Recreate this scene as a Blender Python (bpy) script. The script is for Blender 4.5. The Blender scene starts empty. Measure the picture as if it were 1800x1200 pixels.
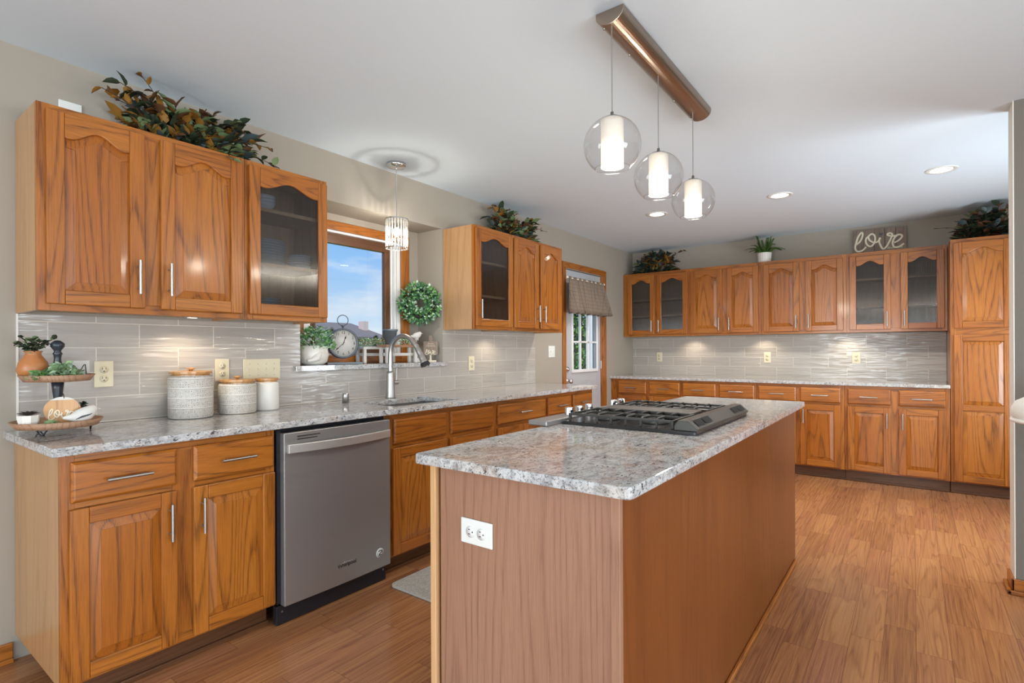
import bpy, math, random
from mathutils import Vector, Matrix
random.seed(7)
scn = bpy.context.scene
COL = scn.collection
PI = math.pi

# ------------------------------------------------------------------ camera
F = 943.155; YAW = 0.6413; ROLL = -0.0047
fwd = Vector((-math.sin(YAW), math.cos(YAW), 0.0)); r0 = Vector((math.cos(YAW), math.sin(YAW), 0)); u0 = r0.cross(fwd)
rr = r0*math.cos(ROLL)+u0*math.sin(ROLL); uu = -r0*math.sin(ROLL)+u0*math.cos(ROLL)
cam_d = bpy.data.cameras.new('camera'); cam = bpy.data.objects.new('camera', cam_d); COL.objects.link(cam)
cam_d.sensor_width = 36; cam_d.lens = F/1800*36; cam_d.shift_y = 15.18/1800; cam_d.clip_start = 0.05; cam_d.clip_end = 300
M = Matrix((rr, uu, -fwd)).transposed().to_4x4(); M.translation = Vector((2.872, 0.237, 1.222)); cam.matrix_world = M
scn.camera = cam
scn.view_settings.view_transform = 'Standard'; scn.view_settings.look = 'None'
scn.view_settings.exposure = 0.0; scn.view_settings.gamma = 1.0; scn.view_settings.use_curve_mapping = False
scn.cycles.use_denoising = True; scn.cycles.max_bounces = 10; scn.cycles.transparent_max_bounces = 16
scn.cycles.sample_clamp_indirect = 6.0; scn.cycles.caustics_reflective = False; scn.cycles.caustics_refractive = False

# ------------------------------------------------------------------ node helpers
def S(r, g, b):
    f = lambda c: ((c/255)/12.92 if c/255 <= .04045 else ((c/255+.055)/1.055)**2.4)
    return (f(r), f(g), f(b), 1)
def N(nt, t, **k):
    n = nt.nodes.new(t)
    for a, b in k.items():
        if a.startswith('i_'):
            key = a[2:]; key = int(key) if key.isdigit() else key.replace('_', ' ')
            n.inputs[key].default_value = b
        else: setattr(n, a, b)
    return n
def L(nt, a, b): nt.links.new(a, b)
def ramp(nt, fac, stops):
    n = N(nt, 'ShaderNodeValToRGB'); e = n.color_ramp.elements
    while len(e) < len(stops): e.new(0.5)
    for i, (p, c) in enumerate(stops): e[i].position = p; e[i].color = c
    L(nt, fac, n.inputs[0]); return n.outputs[0]
def math_n(nt, op, a, b=None):
    n = N(nt, 'ShaderNodeMath', operation=op)
    for i, x in enumerate((a, b)):
        if x is None: continue
        if isinstance(x, (int, float)): n.inputs[i].default_value = x
        else: L(nt, x, n.inputs[i])
    return n.outputs[0]
def mixc(nt, fac, a, b, mode='MIX'):
    n = N(nt, 'ShaderNodeMix', data_type='RGBA', blend_type=mode)
    for s, x in ((0, fac), (6, a), (7, b)):
        if isinstance(x, (int, float, tuple)): n.inputs[s].default_value = x
        else: L(nt, x, n.inputs[s])
    return n.outputs[2]
def new_mat(name, col=(.5, .5, .5, 1), rough=.5, metal=0, spec=.5, coat=0):
    m = bpy.data.materials.new(name); m.use_nodes = True; nt = m.node_tree; b = nt.nodes['Principled BSDF']
    b.inputs['Base Color'].default_value = col; b.inputs['Roughness'].default_value = rough; b.inputs['Metallic'].default_value = metal
    b.inputs['Specular IOR Level'].default_value = spec; b.inputs['Coat Weight'].default_value = coat; b.inputs['Coat Roughness'].default_value = .12
    return m, nt, b
def noise(nt, vec, scale, detail=3, rough=.5, dist=0):
    n = N(nt, 'ShaderNodeTexNoise', i_Scale=scale, i_Detail=detail, i_Roughness=rough, i_Distortion=dist); L(nt, vec, n.inputs['Vector']); return n.outputs[0]
def mapv(nt, vec, scale=(1, 1, 1), loc=(0, 0, 0)):
    n = N(nt, 'ShaderNodeMapping'); n.inputs['Scale'].default_value = scale; n.inputs['Location'].default_value = loc; L(nt, vec, n.inputs[0]); return n.outputs[0]
def bump(nt, b, h, strength=.2, dist=.01):
    n = N(nt, 'ShaderNodeBump', i_Strength=strength, i_Distance=dist); L(nt, h, n.inputs['Height']); L(nt, n.outputs[0], b.inputs['Normal'])
def objc(nt): return N(nt, 'ShaderNodeTexCoord').outputs['Object']
def geo(nt): return N(nt, 'ShaderNodeNewGeometry').outputs['Position']

# ------------------------------------------------------------------ world, sun and added fill lamps
w = bpy.data.worlds.new('sky'); scn.world = w; w.use_nodes = True; nt = w.node_tree; bg = nt.nodes['Background']
tc = N(nt, 'ShaderNodeTexCoord').outputs['Generated']
sx = N(nt, 'ShaderNodeSeparateXYZ'); L(nt, tc, sx.inputs[0])
sky = ramp(nt, sx.outputs[2], [(0.0, S(226, 240, 250)), (.06, S(196, 226, 252)), (.16, S(146, 198, 250)), (.34, S(96, 160, 240)), (1, S(60, 120, 220))])
cl = noise(nt, mapv(nt, tc, (2.2, 2.2, 9.0)), 2.6, 6, .55)
clf = ramp(nt, cl, [(.50, (0, 0, 0, 1)), (.72, (.75, .75, .75, 1))])
L(nt, mixc(nt, clf, sky, S(240, 246, 252)), bg.inputs[0]); bg.inputs[1].default_value = 1.0
def sun_light():
    d = bpy.data.lights.new('sun', 'SUN'); d.energy = 4.0; d.angle = .01; d.color = (1, .96, .9)
    o = bpy.data.objects.new('sun', d); COL.objects.link(o); o.rotation_euler = Vector((.42, -.5, .85)).to_track_quat('Z', 'Y').to_euler()
sun_light()
def area(name, loc, direction, sx_, sy_, power, col=(1, 1, 1)):
    d = bpy.data.lights.new(name, 'AREA'); d.shape = 'RECTANGLE'; d.size = sx_; d.size_y = sy_; d.energy = power; d.color = col
    o = bpy.data.objects.new(name, d); COL.objects.link(o); o.location = loc
    o.rotation_euler = Vector(direction).to_track_quat('-Z', 'Y').to_euler(); return o
FILL_COL = (.82, .925, 1.0)  # cool tint shared by the added fill lamps
area('fill_front_right', (4.9, -2.93, 1.20), (0, 1, .25), 2.4, 2.0, 210, FILL_COL)  # added fill behind the camera; the front wall has no patio opening
area('fill_front_left', (1.8, -2.93, 1.55), (0, 1, .2), 1.7, 1.2, 120, FILL_COL)  # second added fill, standing before the solid front wall without a window
area('fill_side', (6.43, 0.6, 1.25), (-1, 0, .25), 2.6, 2.0, 225, FILL_COL)  # added fill from the right, wall_side is closed behind it

area('fill_nook', (4.27, 4.62, 1.35), (-1, .15, .3), 1.05, 1.6, 85, FILL_COL)  # unseen lamp added to brighten the far cabinets and ceiling, no window here
# ------------------------------------------------------------------ mesh builder
class MB:
    def __init__(s): s.v = []; s.f = []; s.m = []; s.g = []; s.sm = []
    def add(s, vs, fs, mat=0, axis='z', smooth=False, off=None):
        b = len(s.v); o = off or (random.uniform(0, 50), random.uniform(0, 50), random.uniform(0, 50))
        for x, y, z in vs:
            s.v.append((x, y, z))
            q = (x, y, z) if axis == 'z' else ((z, y, x) if axis == 'x' else (x, z, y))
            s.g.append((q[0]+o[0], q[1]+o[1], q[2]+o[2]))
        for f in fs: s.f.append(tuple(i+b for i in f)); s.m.append(mat); s.sm.append(smooth)
    def box(s, x0, x1, y0, y1, z0, z1, mat=0, axis='z'):
        v = [(x, y, z) for z in (z0, z1) for y in (y0, y1) for x in (x0, x1)]
        s.add(v, [(0, 2, 3, 1), (4, 5, 7, 6), (0, 1, 5, 4), (2, 6, 7, 3), (0, 4, 6, 2), (1, 3, 7, 5)], mat, axis); return s
    def prism(s, poly, plane, a, b, mat=0, axis='z', smooth=False):
        n = len(poly)
        def P(p, d): return {'xz': (p[0], d, p[1]), 'xy': (p[0], p[1], d), 'yz': (d, p[0], p[1])}[plane]
        v = [P(p, a) for p in poly]+[P(p, b) for p in poly]
        area2 = sum(poly[i][0]*poly[(i+1) % n][1]-poly[(i+1) % n][0]*poly[i][1] for i in range(n))
        flip = (area2 > 0) ^ (plane == 'xz') ^ (b < a)
        f = [tuple(range(n))[::-1], tuple(range(n, 2*n))]+[(i, (i+1) % n, (i+1) % n+n, i+n) for i in range(n)]
        if not flip: f = [t[::-1] for t in f]
        s.add(v, f, mat, axis, smooth); return s
    def lathe(s, prof, c=(0, 0, 0), seg=24, mat=0, axis='z', smooth=True):
        v = []; f = []; n = len(prof)
        for i in range(seg):
            a = 2*PI*i/seg
            for r, h in prof:
                p = (r*math.cos(a), r*math.sin(a), h)
                if axis == 'x': p = (p[2], p[0], p[1])
                if axis == 'y': p = (p[1], p[2], p[0])
                v.append((p[0]+c[0], p[1]+c[1], p[2]+c[2]))
        for i in range(seg):
            j = (i+1) % seg
            for k in range(n-1): f.append((i*n+k, j*n+k, j*n+k+1, i*n+k+1))
        if prof[0][0] > 1e-5: f.append(tuple(i*n for i in range(seg))[::-1])
        if prof[-1][0] > 1e-5: f.append(tuple(i*n+n-1 for i in range(seg)))
        s.add(v, f, mat, 'z', smooth); return s
    def tube(s, pts, r, seg=10, mat=0, cap=True, flat=None):
        pts = [Vector(p) for p in pts]; n = len(pts); rs = r if isinstance(r, (list, tuple)) else [r]*n
        t0 = (pts[1]-pts[0]).normalized(); ref = Vector(flat) if flat else (Vector((0, 0, 1)) if abs(t0.z) < .9 else Vector((1, 0, 0)))
        v = []; f = []
        nx = (ref-t0*ref.dot(t0)).normalized()
        for i in range(n):
            t = (pts[min(i+1, n-1)]-pts[max(i-1, 0)]).normalized()
            nx = (nx-t*nx.dot(t)).normalized(); ny = t.cross(nx)
            for k in range(seg):
                a = 2*PI*k/seg; q = pts[i]+(nx*math.cos(a)*(.25 if flat else 1)+ny*math.sin(a))*rs[i]; v.append(tuple(q))
        for i in range(n-1):
            for k in range(seg):
                l = (k+1) % seg; f.append((i*seg+k, i*seg+l, (i+1)*seg+l, (i+1)*seg+k))
        s.add(v, f, mat, 'z', True)
        if cap: s.add(v[:seg], [tuple(range(seg))[::-1]], mat, 'z', False); s.add(v[-seg:], [tuple(range(seg))], mat, 'z', False)
        return s
    def cyl(s, a, b, r, seg=16, mat=0): return s.tube([a, b], r, seg, mat)
    def ball(s, c, r, mat=0, seg=16, sc=(1, 1, 1)):
        prof = [(r*math.sin(PI*i/10)+(1e-6), -r*math.cos(PI*i/10)) for i in range(11)]
        b = len(s.v); s.lathe(prof, (0, 0, 0), seg, mat)
        for i in range(b, len(s.v)): x, y, z = s.v[i]; s.v[i] = (c[0]+x*sc[0], c[1]+y*sc[1], c[2]+z*sc[2])
        return s
    def leaf(s, p, d, n, ln, wd, mat=0, fold=.25):
        d = Vector(d).normalized(); n = Vector(n); n = n-d*n.dot(d)
        n = n.normalized() if n.length > 1e-4 else d.orthogonal().normalized()
        q = d.cross(n); p = Vector(p)
        pt = lambda a, b, c: tuple(p+d*(a*ln)+q*(b*wd)+n*(c*wd))
        L_ = [(.1, .3), (.34, .5), (.68, .36)]
        s.add([pt(0, 0, 0)]+[pt(x, -y, fold*y*2) for x, y in L_]+[pt(1, 0, -.12)]+[pt(x, y, fold*y*2) for x, y in L_[::-1]]+[pt(.34, 0, .03), pt(.68, 0, 0)],
              [(0, 8, 2, 1), (8, 9, 3, 2), (9, 4, 3), (0, 7, 6, 8), (8, 6, 5, 9), (9, 5, 4)], mat, 'z', True)
    def build(s, name, mats, parent=None, bevel=0, auto=True, xf=None):
        me = bpy.data.meshes.new(name); me.from_pydata(s.v if xf is None else [tuple(xf @ Vector(p)) for p in s.v], [], s.f)
        if not isinstance(mats, (list, tuple)): mats = [mats]
        for m in mats: me.materials.append(m)
        me.polygons.foreach_set('material_index', s.m); me.polygons.foreach_set('use_smooth', s.sm)
        at = me.attributes.new('gc', 'FLOAT_VECTOR', 'POINT'); at.data.foreach_set('vector', [c for g in s.g for c in g])
        me.update()
        o = bpy.data.objects.new(name, me); COL.objects.link(o)
        if parent: o.parent = parent
        if bevel:
            b = o.modifiers.new('bevel', 'BEVEL'); b.width = bevel; b.segments = 2; b.limit_method = 'ANGLE'; b.angle_limit = .6; b.use_clamp_overlap = True
        return o
def tag(o, label, cat, group=None, kind=None):
    o['label'] = label; o['category'] = cat
    if group: o['group'] = group
    if kind: o['kind'] = kind
    return o
def thing(name, label, cat, loc=(0, 0, 0), rz=0, group=None):
    o = bpy.data.objects.new(name, None); o.empty_display_size = .1; COL.objects.link(o); o.location = loc; o.rotation_euler = (0, 0, rz)
    return tag(o, label, cat, group)
def struct(o, parent=None):
    o['kind'] = 'structure'; return o
def srect(x0, x1, y0, y1, r, n=5):
    p = []
    for cx, cy, a in ((x1-r, y0+r, -90), (x1-r, y1-r, 0), (x0+r, y1-r, 90), (x0+r, y0+r, 180)):
        for i in range(n+1):
            t = math.radians(a+90*i/n); p.append((cx+r*math.cos(t), cy+r*math.sin(t)))
    return p
def spline(pts, n=6):
    pts = [Vector(p) for p in pts]; out = []
    for i in range(len(pts)-1):
        a, b, c, d = pts[max(i-1, 0)], pts[i], pts[i+1], pts[min(i+2, len(pts)-1)]
        for k in range(n):
            t = k/n; out.append(.5*((2*b)+(c-a)*t+(2*a-5*b+4*c-d)*t*t+(-a+3*b-3*c+d)*t**3))
    out.append(pts[-1]); return out

# ------------------------------------------------------------------ materials
def oak(name, light, mid, dark, k=22, rough=.34, sc=(5.2, 5.2, .36), coat=.2, pore=.55, blend=.8):
    m, nt, b = new_mat(name, rough=rough, coat=coat)
    gc = N(nt, 'ShaderNodeAttribute', attribute_name='gc').outputs['Vector']
    n1 = noise(nt, mapv(nt, gc, sc), 1.0, 1.4, .4)
    ring = math_n(nt, 'FRACT', math_n(nt, 'MULTIPLY', n1, k))
    lines = ramp(nt, ring, [(0, (.12, .12, .12, 1)), (.4, (0, 0, 0, 1)), (.66, (.25, .25, .25, 1)), (.88, (1, 1, 1, 1)), (1, (.12, .12, .12, 1))])
    n2 = noise(nt, mapv(nt, gc, (300, 300, 9)), 1.0, 2, .6)
    pores = ramp(nt, n2, [(.42, (0, 0, 0, 1)), (.62, (1, 1, 1, 1))])
    n3 = noise(nt, mapv(nt, gc, (2.2, 2.2, .6)), 1.0, 2)
    base = mixc(nt, ramp(nt, n3, [(.3, (0, 0, 0, 1)), (.7, (1, 1, 1, 1))]), light, mid)
    lf = math_n(nt, 'MULTIPLY', lines, math_n(nt, 'ADD', math_n(nt, 'MULTIPLY', pores, pore), 1-pore))
    c = mixc(nt, math_n(nt, 'MULTIPLY', lf, blend), base, dark)
    c = mixc(nt, math_n(nt, 'MULTIPLY', pores, .22), c, dark)
    L(nt, c, b.inputs['Base Color']); bump(nt, b, n2, .05, .002); return m
OAK = oak('oak', S(178, 109, 38), S(160, 90, 25), S(76, 36, 10))
OAK_SIDE = oak('oak_side_veneer', S(192, 150, 106), S(178, 136, 94), S(144, 102, 64), k=9, sc=(5, 5, .35), coat=.15, rough=.4, blend=.5)
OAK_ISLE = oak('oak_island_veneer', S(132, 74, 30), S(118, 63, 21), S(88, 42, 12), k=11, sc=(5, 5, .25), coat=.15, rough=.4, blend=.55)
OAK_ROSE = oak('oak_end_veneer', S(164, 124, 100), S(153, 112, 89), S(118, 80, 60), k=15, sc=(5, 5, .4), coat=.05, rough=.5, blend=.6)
OAK_PALE = oak('oak_raw_edge', S(218, 176, 128), S(206, 160, 112), S(176, 124, 80), k=8, coat=0, rough=.55, blend=.4)
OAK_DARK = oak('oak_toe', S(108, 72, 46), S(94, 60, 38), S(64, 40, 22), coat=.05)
OAK_IN = oak('oak_interior', S(206, 168, 120), S(196, 156, 108), S(160, 118, 76), k=8, coat=0, rough=.5, blend=.35)
OAK_LIGHT = oak('acacia_lid', S(206, 158, 100), S(190, 138, 82), S(150, 100, 56))
OAK_GREY = oak('weathered_wood', S(150, 132, 118), S(126, 110, 98), S(92, 78, 68), coat=0, rough=.75)
OAK_TRAY = oak('tray_wood', S(176, 140, 112), S(160, 118, 90), S(120, 84, 60), coat=0, rough=.6)

def granite(name='granite', sh=0):
    m, nt, b = new_mat(name, rough=.055, coat=.0, spec=.6)
    p = geo(nt)
    big = noise(nt, p, 3.2, 2, .5, .8)
    ps = mapv(nt, p, (1.0, .55, 1.0))
    med = noise(nt, ps, 42, 4, .62, .5); fine = noise(nt, ps, 170, 3, .65, .3); f2 = noise(nt, ps, 105, 2.5, .6, .3)
    warm = ramp(nt, big, [(.50, (0, 0, 0, 1)), (.68, (.8, .8, .8, 1))])
    base = mixc(nt, warm, S(184, 186, 188), S(190, 172, 150))
    c = mixc(nt, .55, base, ramp(nt, med, [(.34, S(116, 114, 116)), (.46, S(180, 180, 180)), (.60, S(214, 214, 212))]))
    pk = ramp(nt, noise(nt, p, 9, 3, .6, .6), [(.54, (0, 0, 0, 1)), (.70, (.55, .55, .55, 1))]); c = mixc(nt, pk, c, S(166, 142, 130))
    s1 = ramp(nt, fine, [(.56, (0, 0, 0, 1)), (.62, (1, 1, 1, 1))]); c = mixc(nt, math_n(nt, 'MULTIPLY', s1, .72), c, S(92, 82, 80))
    cl_ = ramp(nt, noise(nt, p, 11, 2, .6), [(.40, (.0, .0, .0, 1)), (.62, (1, 1, 1, 1))])
    s2 = ramp(nt, f2, [(.585, (0, 0, 0, 1)), (.63, (1, 1, 1, 1))]); c = mixc(nt, math_n(nt, 'MULTIPLY', math_n(nt, 'MULTIPLY', s2, cl_), .9), c, S(40, 34, 36))
    L(nt, c, b.inputs['Base Color']); return m
GRANITE = granite()

def tile(name, along, phase):
    m, nt, b = new_mat(name, rough=.16, spec=.55)
    sp = N(nt, 'ShaderNodeSeparateXYZ'); L(nt, geo(nt), sp.inputs[0])
    cb = N(nt, 'ShaderNodeCombineXYZ'); L(nt, math_n(nt, 'ADD', sp.outputs[along], .328*20-phase), cb.inputs[0]); L(nt, math_n(nt, 'SUBTRACT', sp.outputs[2], .917), cb.inputs[1])
    br = N(nt, 'ShaderNodeTexBrick', i_Scale=1.0, i_Mortar_Size=.0022, i_Brick_Width=.328, i_Row_Height=.108, i_Mortar_Smooth=.1, i_Bias=0.0); br.offset = .5
    br.inputs['Color1'].default_value = (0, 0, 0, 1); br.inputs['Color2'].default_value = (1, 1, 1, 1)
    L(nt, cb.outputs[0], br.inputs['Vector'])
    c = mixc(nt, br.outputs['Color'], S(168, 162, 155), S(179, 173, 166))
    c = mixc(nt, br.outputs['Fac'], c, S(206, 200, 190)); L(nt, c, b.inputs['Base Color'])
    sh = N(nt, 'ShaderNodeVectorMath', operation='ADD'); L(nt, cb.outputs[0], sh.inputs[0])
    mul = N(nt, 'ShaderNodeVectorMath', operation='SCALE'); L(nt, br.outputs['Color'], mul.inputs[0]); mul.inputs['Scale'].default_value = 3.0; L(nt, mul.outputs[0], sh.inputs[1])
    h = noise(nt, mapv(nt, sh.outputs[0], (5, 42, 1)), 1.0, 1.5, .4, .35)
    h2 = math_n(nt, 'SUBTRACT', h, math_n(nt, 'MULTIPLY', br.outputs['Fac'], .35))
    bump(nt, b, h2, .55, .012); return m
TILE_L = tile('backsplash_tile_window_wall', 1, .866); TILE_B = tile('backsplash_tile_far_wall', 0, 1.844)

def paint(name, col, rough=.85, bs=.03):
    m, nt, b = new_mat(name, col, rough, spec=.25)
    bump(nt, b, noise(nt, geo(nt), 140, 3), bs, .004); return m
WALL = paint('greige_paint', S(163, 155, 143)); CEIL = paint('ceiling_paint', S(216, 228, 238), .9, .05)
WALL_G = paint('grey_paint', S(116, 111, 103)); WHITE_P = paint('white_paint', S(224, 221, 213), .6, .01)

def floor_mat():
    m, nt, b = new_mat('laminate_planks', rough=.22, spec=.45)
    sp = N(nt, 'ShaderNodeSeparateXYZ'); L(nt, geo(nt), sp.inputs[0])
    cb = N(nt, 'ShaderNodeCombineXYZ'); L(nt, math_n(nt, 'ADD', sp.outputs[1], 20.0), cb.inputs[0]); L(nt, math_n(nt, 'ADD', sp.outputs[0], 10.0), cb.inputs[1])
    br = N(nt, 'ShaderNodeTexBrick', i_Scale=1.0, i_Mortar_Size=.0008, i_Brick_Width=.62, i_Row_Height=.112, i_Mortar_Smooth=.2, i_Bias=0.0); br.offset = .37; br.offset_frequency = 3; br.squash = .8; br.squash_frequency = 2
    br.inputs['Color1'].default_value = (0, 0, 0, 1); br.inputs['Color2'].default_value = (1, 1, 1, 1); L(nt, cb.outputs[0], br.inputs['Vector'])
    ofs = N(nt, 'ShaderNodeVectorMath', operation='SCALE'); L(nt, br.outputs['Color'], ofs.inputs[0]); ofs.inputs['Scale'].default_value = 23.0
    ad = N(nt, 'ShaderNodeVectorMath', operation='ADD'); L(nt, cb.outputs[0], ad.inputs[0]); L(nt, ofs.outputs[0], ad.inputs[1])
    n1 = noise(nt, mapv(nt, ad.outputs[0], (.75, 11, 1)), 1.0, 1.6, .45, .25)
    ring = math_n(nt, 'FRACT', math_n(nt, 'MULTIPLY', n1, 12))
    lines = ramp(nt, ring, [(0, (0, 0, 0, 1)), (.55, (.2, .2, .2, 1)), (.85, (1, 1, 1, 1)), (1, (0, 0, 0, 1))])
    st = noise(nt, mapv(nt, ad.outputs[0], (3, 150, 1)), 1.0, 3, .6)
    tone = ramp(nt, br.outputs['Color'], [(0, S(134, 86, 60)), (.35, S(152, 100, 66)), (.7, S(168, 117, 78)), (1, S(146, 92, 68))])
    c = mixc(nt, math_n(nt, 'MULTIPLY', lines, .5), tone, S(96, 54, 34))
    c = mixc(nt, math_n(nt, 'MULTIPLY', ramp(nt, st, [(.35, (0, 0, 0, 1)), (.7, (1, 1, 1, 1))]), .4), c, S(204, 150, 92))
    c = mixc(nt, br.outputs['Fac'], c, S(100, 60, 40)); L(nt, c, b.inputs['Base Color'])
    bump(nt, b, noise(nt, mapv(nt, ad.outputs[0], (8, 60, 1)), 1.0, 3), .12, .003); return m
FLOOR = floor_mat()

NICKEL = new_mat('brushed_nickel', S(176, 174, 170), .36, 1)[0]
CHROME = new_mat('chrome', S(225, 226, 228), .12, 1)[0]
def steel_mat():
    m, nt, b = new_mat('stainless_steel', S(164, 163, 162), .3, .75)
    h = noise(nt, mapv(nt, geo(nt), (4, 4, 500)), 1.0, 2); L(nt, ramp(nt, h, [(.2, (.34, .34, .34, 1)), (.8, (.5, .5, .5, 1))]), b.inputs['Roughness']); return m
STEEL = steel_mat()
BLACK = new_mat('black_plastic', S(26, 27, 34), .45)[0]; IRON = new_mat('cast_iron', S(58, 57, 55), .5, .1)[0]; DECK = new_mat('black_enamel', S(34, 34, 35), .22)[0]
VENT = new_mat('grey_enamel', S(92, 90, 86), .4, .3)[0]; DARK = new_mat('dark_slot', S(12, 12, 12), .8)[0]
IVORY = new_mat('ivory_plastic', S(214, 204, 176), .4)[0]; WPLASTIC = new_mat('white_plastic', S(226, 228, 224), .35)[0]
CERAM = new_mat('white_ceramic', S(226, 222, 214), .35)[0]; DISH = new_mat('dish_glaze', S(214, 218, 220), .25)[0]
WWHITE = new_mat('whitewashed_wood', S(214, 210, 204), .7)[0]; CREAM = new_mat('cream_letters', S(232, 222, 198), .7)[0]; INK = new_mat('black_ink', S(36, 34, 32), .7)[0]
CLOCKM = new_mat('dark_zinc', S(86, 92, 98), .45, .5)[0]; FACE = new_mat('clock_face', S(206, 202, 196), .7)[0]; ZINC = new_mat('galvanized', S(112, 122, 128), .45, .4)[0]
NAVY = new_mat('dark_turned_wood', S(40, 46, 54), .35)[0]; TERRA = new_mat('terracotta', S(176, 112, 62), .38)[0]
BLIND = new_mat('white_vinyl', S(232, 232, 232), .4)[0]; DOORP = new_mat('door_paint', S(178, 180, 184), .5)[0]; SADDLE = new_mat('cushion_cloth', S(232, 229, 222), .9)[0]
FERN = new_mat('fern_green', S(74, 112, 44), .6)[0]
def leafm(n, c): return new_mat(n, S(*c), .55)[0]
L_DK = leafm('leaf_dark_green', (44, 56, 38)); L_MD = leafm('leaf_sage', (112, 132, 90)); L_BR = leafm('leaf_amber', (140, 98, 36)); L_BN = leafm('leaf_brown', (92, 62, 38)); L_BL = leafm('leaf_blue_green', (62, 76, 78)); L_YL = leafm('leaf_yellow', (164, 150, 64))
L_BX = leafm('leaf_boxwood', (112, 168, 92)); L_BX2 = leafm('leaf_boxwood_dark', (64, 116, 84)); L_BX3 = leafm('leaf_boxwood_pale', (190, 218, 190)); L_SAGE = leafm('leaf_succulent', (150, 176, 130)); L_PUR = leafm('leaf_dusky', (74, 62, 60))
TWIG = new_mat('twig', S(52, 42, 34), .8)[0]
def emit(name, col, st):
    m = bpy.data.materials.new(name); m.use_nodes = True; nt = m.node_tree; nt.nodes.clear()
    e = N(nt, 'ShaderNodeEmission'); e.inputs[0].default_value = col; e.inputs[1].default_value = st; o = N(nt, 'ShaderNodeOutputMaterial'); L(nt, e.outputs[0], o.inputs[0]); return m
E_CAN = emit('lit_lens', (1, .97, .92, 1), 9); E_PUCK = emit('lit_puck', (1, .86, .66, 1), 14); E_BULB = emit('lit_bulb', (1, .9, .75, 1), 18)
def shade_mat():
    m, nt, b = new_mat('lit_opal_glass', S(200, 194, 184), .4)
    g = N(nt, 'ShaderNodeTexCoord').outputs['Generated']; sp = N(nt, 'ShaderNodeSeparateXYZ'); L(nt, g, sp.inputs[0])
    st = ramp(nt, sp.outputs[2], [(0, (1, 1, 1, 1)), (.4, (.95, .95, .95, 1)), (.6, (.45, .45, .45, 1)), (1, (.28, .28, .28, 1))])
    b.inputs['Emission Color'].default_value = (1, .86, .68, 1); L(nt, math_n(nt, 'MULTIPLY', st, 1.05), b.inputs['Emission Strength']); return m
OPAL = shade_mat()
def clear_glass(name, tint=(1, 1, 1, 1), base=.06, edge=.55, rough=.0, ribs=False):
    m = bpy.data.materials.new(name); m.use_nodes = True; nt = m.node_tree; nt.nodes.clear()
    t = N(nt, 'ShaderNodeBsdfTransparent'); t.inputs[0].default_value = tint
    g = N(nt, 'ShaderNodeBsdfGlossy'); g.inputs['Roughness'].default_value = rough
    lw = N(nt, 'ShaderNodeLayerWeight', i_Blend=.25)
    fac = math_n(nt, 'ADD', math_n(nt, 'MULTIPLY', math_n(nt, 'POWER', lw.outputs['Facing'], 2.0), edge), base)
    mx = N(nt, 'ShaderNodeMixShader'); L(nt, fac, mx.inputs[0]); L(nt, t.outputs[0], mx.inputs[1]); L(nt, g.outputs[0], mx.inputs[2])
    o = N(nt, 'ShaderNodeOutputMaterial'); L(nt, mx.outputs[0], o.inputs[0]); return m
GLASS = clear_glass('clear_glass', (.95, .95, .95, 1), base=.05, edge=1.1); PANE = clear_glass('window_pane', base=.03, edge=.2); REED = clear_glass('reeded_glass', (.37, .39, .43, 1), base=.07, edge=.4, rough=.14)
def crystal_mat():
    m = bpy.data.materials.new('crystal'); m.use_nodes = True; nt = m.node_tree; nt.nodes.clear()
    t = N(nt, 'ShaderNodeBsdfTransparent'); g = N(nt, 'ShaderNodeBsdfGlossy'); g.inputs['Roughness'].default_value = .06; d = N(nt, 'ShaderNodeBsdfTranslucent'); d.inputs[0].default_value = (.9, .87, .82, 1)
    a = N(nt, 'ShaderNodeMixShader', i_0=.16); L(nt, t.outputs[0], a.inputs[1]); L(nt, d.outputs[0], a.inputs[2])
    c = N(nt, 'ShaderNodeMixShader'); L(nt, ramp(nt, noise(nt, objc(nt), 60, 3), [(.35, (.05, .05, .05, 1)), (.65, (.55, .55, .55, 1))]), c.inputs[0]); L(nt, a.outputs[0], c.inputs[1]); L(nt, g.outputs[0], c.inputs[2])
    o = N(nt, 'ShaderNodeOutputMaterial'); L(nt, c.outputs[0], o.inputs[0]); return m
CRYSTAL = crystal_mat()
def crock_mat():
    m, nt, b = new_mat('embossed_stoneware', rough=.5)
    o = objc(nt); sp = N(nt, 'ShaderNodeSeparateXYZ'); L(nt, o, sp.inputs[0])
    an = math_n(nt, 'ARCTAN2', sp.outputs[1], sp.outputs[0])
    cb = N(nt, 'ShaderNodeCombineXYZ'); L(nt, math_n(nt, 'MULTIPLY', an, .085), cb.inputs[0]); L(nt, sp.outputs[2], cb.inputs[1])
    v = N(nt, 'ShaderNodeTexVoronoi', i_Scale=95, distance='CHEBYCHEV', i_Randomness=.25); L(nt, cb.outputs[0], v.inputs['Vector'])
    ring = math_n(nt, 'FRACT', math_n(nt, 'MULTIPLY', v.outputs['Distance'], 3.4))
    wv = math_n(nt, 'FRACT', math_n(nt, 'MULTIPLY', sp.outputs[2], 22)); band = math_n(nt, 'LESS_THAN', wv, .16)
    f = math_n(nt, 'MAXIMUM', math_n(nt, 'MULTIPLY', math_n(nt, 'GREATER_THAN', ring, .55), math_n(nt, 'SUBTRACT', 1.0, band)), math_n(nt, 'MULTIPLY', math_n(nt, 'LESS_THAN', wv, .05), 1.0))
    L(nt, mixc(nt, math_n(nt, 'MULTIPLY', f, .7), S(214, 208, 198), S(128, 122, 116)), b.inputs['Base Color']); bump(nt, b, math_n(nt, 'SUBTRACT', 1.0, f), .3, .003); return m
CROCK = crock_mat()
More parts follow.
